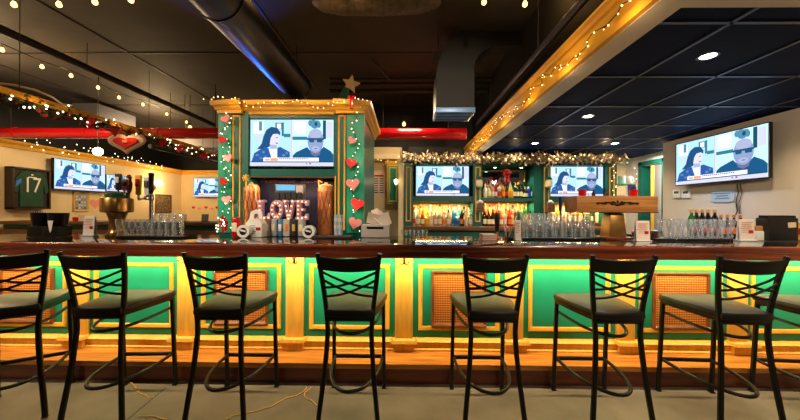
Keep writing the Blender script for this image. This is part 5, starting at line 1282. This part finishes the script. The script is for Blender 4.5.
# ---- gold soffit fairy lights
pts = [(SXL - .04, y, 2.49 + .045 * math.sin(y * 5.0)) for y in [1.2 + .12 * k for k in range(44)]]
fairy_string('fairy_lights', 'warm fairy lights along the gold face of the right soffit', pts, .06, .0055, .03)
for y in (1.7, 2.4, 3.1, 3.9, 4.8, 5.6): light('POINT', 'fairy_lamp', (SXL - .13, y, 2.37), 1.7, (255, 206, 130), .01)
# ---- left gold rail with garland, lights and hearts
XG = -4.1
p0, p1 = atX(-6, 92, XG), atX(216, 158, XG)
zg = 2.55
t = thing('gold_rail', 'gold painted beam hung under the ceiling on the left, carrying a garland', 'beam', (XG, 3.0, zg))
mb = MB(); mb.bb(-.03, .03, 0, 3.9, -.035, .035, bev=.008); mb.build('beam', M_GOLDT, t)
for y in (.3, 2.0, 3.7): mb = MB(); mb.tube([(0, y, .03), (0, y, CEIL - zg)], .004, 6, up=Vector((0, 1, 0))); mb.build('hanger_rod', M_DARK, t)
gp = [(XG, 3.0 + .1 * k, zg - .06 - .03 * math.sin(k * 1.3)) for k in range(39)]
foliage('garland', 'dark green garland wound along the gold beam on the left', gp, 1500, .075, .05, [M_LEAF, M_WIRE, mat('red_leaf', (150, 24, 28), .6)])
fairy_string('fairy_lights', 'white and warm fairy lights along the left garland', [(x - .0, y, z + .01) for x, y, z in gp], .045, .0115, .075, me=BULBW_ME)
for y in (3.4, 4.4, 5.6): light('POINT', 'fairy_lamp', (XG + .12, y, zg - .12), 1.2, (255, 200, 120), .01)
# lights along the top of the left wall
fairy_string('fairy_lights', 'white fairy lights along the top of the cream left wall', [(LW + .14, y, 2.70 - .05 * abs(math.sin(y * 2.2))) for y in [5.4 + .15 * k for k in range(28)]], .07, .011, .12, me=BULBW_ME)
# big heart wreath and small hearts on the rail
M_HWHT = mat('white_lace', (240, 214, 210), .7, bump=.3)
p = atY(122, 141.5, 4.55)
t = thing('heart_wreath', 'large white-edged red heart wreath hanging from the left garland', 'heart', (XG + .06, p.y, p.z - .02))
Mh = lambda d: Matrix.Translation((0, d, 0)) @ Matrix.Rotation(R(90), 4, 'X')
mb = MB(); mb.prism([(x * 1.35, y * .72) for x, y in heart_poly(.37)], Mh(0), .03); hp_ = [(x * 1.35, y * .72) for x, y in heart_poly(.38, 44)]
for x_, z_ in hp_: mb.ball((x_, -.015, z_), .026, sub=1)
mb.build('lace_edge', M_HWHT, t)
mb = MB(); mb.prism([(x * 1.35, y * .7) for x, y in heart_poly(.27)], Mh(-.03), .02); mb.build('red_center', M_PRED, t)
mb = MB(); mb.box((-.0, -.055, .01), (.07, .01, .04), bev=.006); mb.build('bow', M_PINK, t)
for k, (px, py, Yq) in enumerate(((79, 129, 4.0), (102, 132.5, 4.35), (132, 141, 4.75), (152, 146, 5.2), (176, 148, 5.6), (196, 158, 6.3))):
    p = atY(px, py, Yq); mb = MB(); mb.prism(heart_poly(.16), Matrix.Rotation(R(90), 4, 'X'), .02)
    o = mb.build('felt_heart', M_PRED if k != 2 else M_PINK, loc=(XG + .06, Yq, zg - .09 - .02 * (k % 3))); tag(o, f'small {"red" if k != 2 else "pink"} felt heart on the left garland, {ORD[k]} from the left', 'heart', 'felt hearts on the left garland')
# bright pendant
p = atY(98, 151.5, 5.2); t = thing('pendant_light', 'dazzling round pendant bulb under the left garland', 'light', p)
mb = MB(); mb.ball((0, 0, 0), .07, sub=2); mb.build('globe', emat('pendant_glow', (255, 230, 190), 16), t)
mb = MB(); mb.tube([(0, 0, .05), (0, 0, CEIL - p.z)], .006, 6, up=Vector((0, 1, 0))); mb.build('cord', M_PLB, t)
light('POINT', 'pendant_lamp', p + Vector((0, -.12, 0)), 8, (255, 215, 160), .06)
# ---- column lights and hearts
zc = ZT + .06
pts = [(x, YC - .155 + (.03 if cxp(245) < x < cxp(335) else 0), zc + .03 * math.sin(x * 9)) for x in [XL - .05 + (XR - XL + .1) * k / 40 for k in range(41)]]
fairy_string('fairy_lights', 'warm fairy lights draped along the gold cornice of the column', pts, .05, .0065, .03)
for q in (.15, .4, .65, .88): light('POINT', 'fairy_lamp', (XL + (XR - XL) * q, YC - .26, zc + .02), 1.6, (255, 196, 100), .01)
def hang(px, label, seed, y0, y1, wob, step=.06):
    random.seed(seed); Yq = YC - .05
    pts = [(sx(px, Yq, 170) + wob * math.sin(k * .9), Yq, sz(y0 + (y1 - y0) * k / 30, Yq)) for k in range(31)]
    fairy_string('fairy_lights', label, pts, step, .0062, .02, me=BULBW_ME)
hang(227, 'white fairy lights hanging down the left post of the column', 3, 112, 233, .05)
hang(355, 'white fairy lights hanging down the right post of the column', 5, 104, 233, .045)
hang(223, 'second strand of white fairy lights on the outer edge of the left post', 13, 120, 230, .015, .08)
light('POINT', 'fairy_lamp', (cxp(226), YC - .2, 1.9), .9, (255, 230, 180), .03); light('POINT', 'fairy_lamp', (cxp(355), YC - .2, 1.9), .9, (255, 230, 180), .03); light('POINT', 'fairy_lamp', (cxp(355), YC - .2, 1.4), .9, (255, 230, 180), .03); light('POINT', 'fairy_lamp', (cxp(226), YC - .2, 1.4), .9, (255, 230, 180), .03)
HE = [(226, 119, 9, 'pink', -25), (222.5, 140, 8, 'red', 30), (228.5, 158, 9, 'pink', -15), (223.5, 181.5, 8, 'red', 35), (227, 199.5, 9, 'pink', -10), (352, 140.5, 8, 'pink', 30), (351.5, 163, 10, 'red', 10), (353, 184, 13, 'pink', -6), (357.5, 204, 13, 'red', 12), (355, 223, 13, 'pink', 15)]
for k, (px, py, s, c, a) in enumerate(HE):
    p = atY(px, py, YC - .07); mb = MB(); mb.prism(heart_poly(hpx(s, YC) * 1.02), Matrix.Rotation(R(a), 4, 'Y') @ Matrix.Rotation(R(90), 4, 'X'), .018)
    side = 'left' if k < 5 else 'right'; kk = k if k < 5 else k - 5
    o = mb.build('felt_heart', M_PRED if c == 'red' else M_PINK, loc=p); tag(o, f'{c} felt heart, {ORD[kk]} from the top on the {side} post of the column', 'heart', f'felt hearts hanging on the {side} post')
t = thing('ribbon_bow', 'red ribbon bow tied at the cornice above the right post', 'bow', atY(351.5, 103, YC - .17)); mb = MB(); mb.box((0, 0, 0), (.035, .02, .13), bev=.006); mb.build('tail', M_RED, t); mb = MB(); mb.ball((-.02, -.005, .06), .025, sub=1); mb.ball((.02, -.005, .06), .025, sub=1); mb.build('loops', M_RED, t)
t = thing('tinsel_cluster', 'cluster of lit red tinsel at the foot of the left post', 'decoration', atY(223, 232, 3.3)); mb = MB(); random.seed(4)
for k in range(40):
    d = Vector((random.gauss(0, 1), random.gauss(0, 1), random.gauss(0, 1))).normalized(); mb.tube([Vector((0, 0, .08)), Vector((d.x * .05, d.y * .05, .08 + d.z * .1))], .006, 4)
mb.build('tinsel', M_RED, t)
for k in range(12):
    c = child(t, 'bulb', BULBW_ME); c.location = (random.uniform(-.045, .045), -.05, random.uniform(0, .17)); c.scale = (.008,) * 3
# star topper on the column
p = atY(349, 90, 3.75)
t = thing('tree_topper', 'tilted white star on a teal sleeve standing on the column', 'ornament', (p.x, 3.75, ZT + .1))
zq = p.z - ZT - .1
mb = MB(); mb.tube([(-.14, 0, -.0), (-.09, 0, .06), (-.03, 0, zq + .02)], .07, 12, up=Vector((0, 1, 0)), scl=[1.25, 1.05, .5]); mb.build('sleeve', mat('teal_cloth', (16, 92, 96), .7, bump=.3), t)
st = []
for k in range(10):
    a = PI / 2 + 2 * PI * k / 10 + R(-12); r = .11 if k % 2 == 0 else .05; st.append((r * math.cos(a), r * math.sin(a)))
mb = MB(); mb.prism(st, Matrix.Translation((.02, .03, zq + .07)) @ Matrix.Rotation(R(90), 4, 'X'), .05); mb.build('star', mat('white_felt', (200, 188, 180), .8, bump=.3), t)
# ---- back bar garland
gp = [(BL - .05 + (BR - BL + .12) * k / 70, YF - .1, ZB + .03 + .025 * math.sin(k * .9)) for k in range(71)]
foliage('garland', 'frosted cream and brown garland along the top of the back bar', gp, 2600, .075, .06, [M_FLUFF, mat('frost_white', (240, 232, 216), .8), mat('frost_tan', (196, 168, 138), .8), mat('brown_leaf', (134, 104, 78), .7)])
fairy_string('fairy_lights', 'warm fairy lights in the garland on top of the back bar', [(x, y - .06, z + .01) for x, y, z in gp], .07, .012, .05)
for q in (.1, .3, .5, .7, .9): light('POINT', 'fairy_lamp', (BL + (BR - BL) * q, YF - .3, ZB + .04), 1.8, (255, 222, 170), .012)
fairy_string('fairy_lights', 'warm fairy lights down the right end post of the back bar', [(bx(612) + .04 * math.sin(k), YF - .06, ZB - .03 * k) for k in range(28)], .07, .009, .03)
fairy_string('fairy_lights', 'warm fairy lights below the cream duct box behind the column', [(sx(372 + 1.0 * k, 6.25, 158), 6.25, sz(160 - .8 * math.sin(k * .8), 6.25)) for k in range(30)], .07, .01, .03)
fairy_string('fairy_lights', 'small white lights on the door frame past the right corner', [(ax - .06, 6.24, 2.2 - .05 * k) for k in range(16)], .11, .009, .015, me=BULBW_ME)
# festoon spots near the ceiling behind the column
for px, py, lb in ((404, 123.5, 'warm bare bulb on the dark ceiling right of the column'), (190, 127, 'warm bare bulb on the dark ceiling left of the column')):
    p = atY(px, py, 6.0); t = thing('bare_bulb', lb, 'light', p); c = child(t, 'bulb', FEST_ME); d = child(t, 'socket', SOCK_ME); mb = MB(); mb.tube([(0, 0, .065), (0, 0, CEIL - p.z)], .005, 5, up=Vector((0, 1, 0))); mb.build('cord', M_PLB, t)

# ---- recessed downlights of the dropped ceiling
M_LENS = emat('downlight_lens', (255, 240, 214), 14)
for k, (px, py) in enumerate(((708, 59), (588, 118), (535, 144.5), (615, 144.6))):
    p = atZ(px, py, DROP); t = thing('downlight', ['recessed ceiling light nearest the viewer at the upper right', 'small recessed ceiling light in the middle of the dropped ceiling', 'small recessed ceiling light above the back bar shelves', 'small recessed ceiling light near the right corner shelves'][k], 'ceiling light', (p.x, p.y, DROP + .018), group='recessed ceiling lights')
    mb = MB(); mb.lathe([(.045, 0), (.062, -.004), (.064, .0)], seg=20, cap=False); mb.build('trim_ring', M_WHP if k else M_TBAR, t)
    mb = MB(); mb.lathe([(0, -.001), (.045, -.001), (.045, .002), (0, .002)], seg=18); mb.build('lens', M_LENS, t)
    light('SPOT', 'downlight_and_fill', (p.x, p.y, DROP - .01), 42, (255, 226, 180), .04, spot=R(130), blend=.8)
# further downlights over the bar, outside the frame
for x, y in ((2.2, .6), (3.3, 1.2), (3.4, 3.0)): light('SPOT', 'downlight_and_fill', (x, y, DROP - .01), 40, (255, 226, 180), .04, spot=R(130), blend=.8)

# ------------------------------------------------------------------ lighting
light('AREA', 'under_bar_light', (0, 2.565, .962), 70, (255, 226, 165), X1 - X0, rot=(R(22), 0, 0), size_y=.02)
# added soft fill lights overhead behind the viewer, no fixtures
for x in (-4.5, -1.5, 1.5): light('AREA', 'rear_fill_light', (x, .2, 3.3 if x < 1 else 2.38), 17, (255, 228, 190), .5)
for x, y in ((-5.6, 7.0), (-4.2, 9.0), (-6.0, 4.2)): light('POINT', 'room_lamp', (x, y, 3.0), 95, (255, 220, 164), .15)
light('AREA', 'bar_lamp', (.1, 5.3, 3.1), 26, (255, 222, 170), .4)
for x in (2.0, 3.3): light('SPOT', 'downlight_and_fill', (x, 4.0, DROP - .01), 60, (235, 240, 255), .04, spot=R(120), blend=.8)  # added spots without fixtures, brighten the glassware from behind
# added fill spots overhead aimed at the bar, and a fill inside the niche
for x, z, tx, ty, tz, e in ((-4.6, 3.3, -2.6, 3.3, 1.25, 330), (-2.6, 3.3, -1.3, 3.3, 1.3, 170), (-.6, 3.3, -1.0, 3.3, 1.4, 150), (.8, 3.3, .6, 5.6, 1.5, 240), (2.0, 2.36, 1.6, 3.1, 1.2, 110), (3.2, 2.36, 3.0, 3.3, 1.2, 90), (1.9, 2.36, 4.0, 3.4, 1.4, 150)):
    light('SPOT', 'bar_fill_spot', (x, .7, z), e, (255, 232, 200), .06, rot=(Vector((tx, ty, tz)) - Vector((x, .7, z))).to_track_quat('-Z', 'Y').to_euler(), spot=R(50), blend=.7)
light('AREA', 'niche_fill', ((tvx0 + tvx1) / 2, YC + .03, czp(177.5) - .01), 6.5, (255, 214, 160), tvx1 - tvx0 - .1, size_y=.05)  # added to brighten the dark niche, no fixture
# shelf lights in the back bar bays
for a, b, z, e in ((415, 471, bz(203), 15), (484, 532, bz(202), 15), (552, 604, bz(203), 13)):
    light('AREA', 'shelf_light', ((bx(a) + bx(b)) / 2, YF + .1, z - .012), e, (255, 216, 150), bx(b) - bx(a) - .04, size_y=.06)
for px in (496, 522.5): light('SPOT', 'shelf_spot_lamp', (bx(px), YF + .06, bz(165.5) - .04), 12, (220, 255, 225), .015, spot=R(120))
light('AREA', 'alcove_lamp', (4.25, 5.6, 2.36), 26, (255, 236, 206), .3)
light('POINT', 'passage_lamp', (5.2, 6.4, 2.3), 50, (255, 240, 220), .1)
light('SPOT', 'duct_glint_spot', (-2.55, 5.0, 2.64), 85, (40, 110, 255), .03, rot=(Vector((-1.6, 2.2, 2.95)) - Vector((-2.55, 5.0, 2.64))).to_track_quat('-Z', 'Y').to_euler(), spot=R(60))  # added spot hidden behind the column, makes the blue streak on the duct
w = bpy.data.worlds.new('world'); scene.world = w; w.use_nodes = True
w.node_tree.nodes['Background'].inputs['Color'].default_value = (*lin((255, 224, 190)), 1)
w.node_tree.nodes['Background'].inputs['Strength'].default_value = 0.02
scene.view_settings.view_transform = 'Standard'; scene.view_settings.look = 'None'
scene.view_settings.gamma = 1.0; scene.view_settings.use_curve_mapping = False
scene.view_settings.exposure = 0.0
scene.cycles.use_denoising = True
scene.cycles.max_bounces = 10; scene.cycles.transmission_bounces = 10; scene.cycles.glossy_bounces = 4; scene.cycles.diffuse_bounces = 3
scene.cycles.sample_clamp_indirect = 4.0
scene.cycles.caustics_reflective = False; scene.cycles.caustics_refractive = False
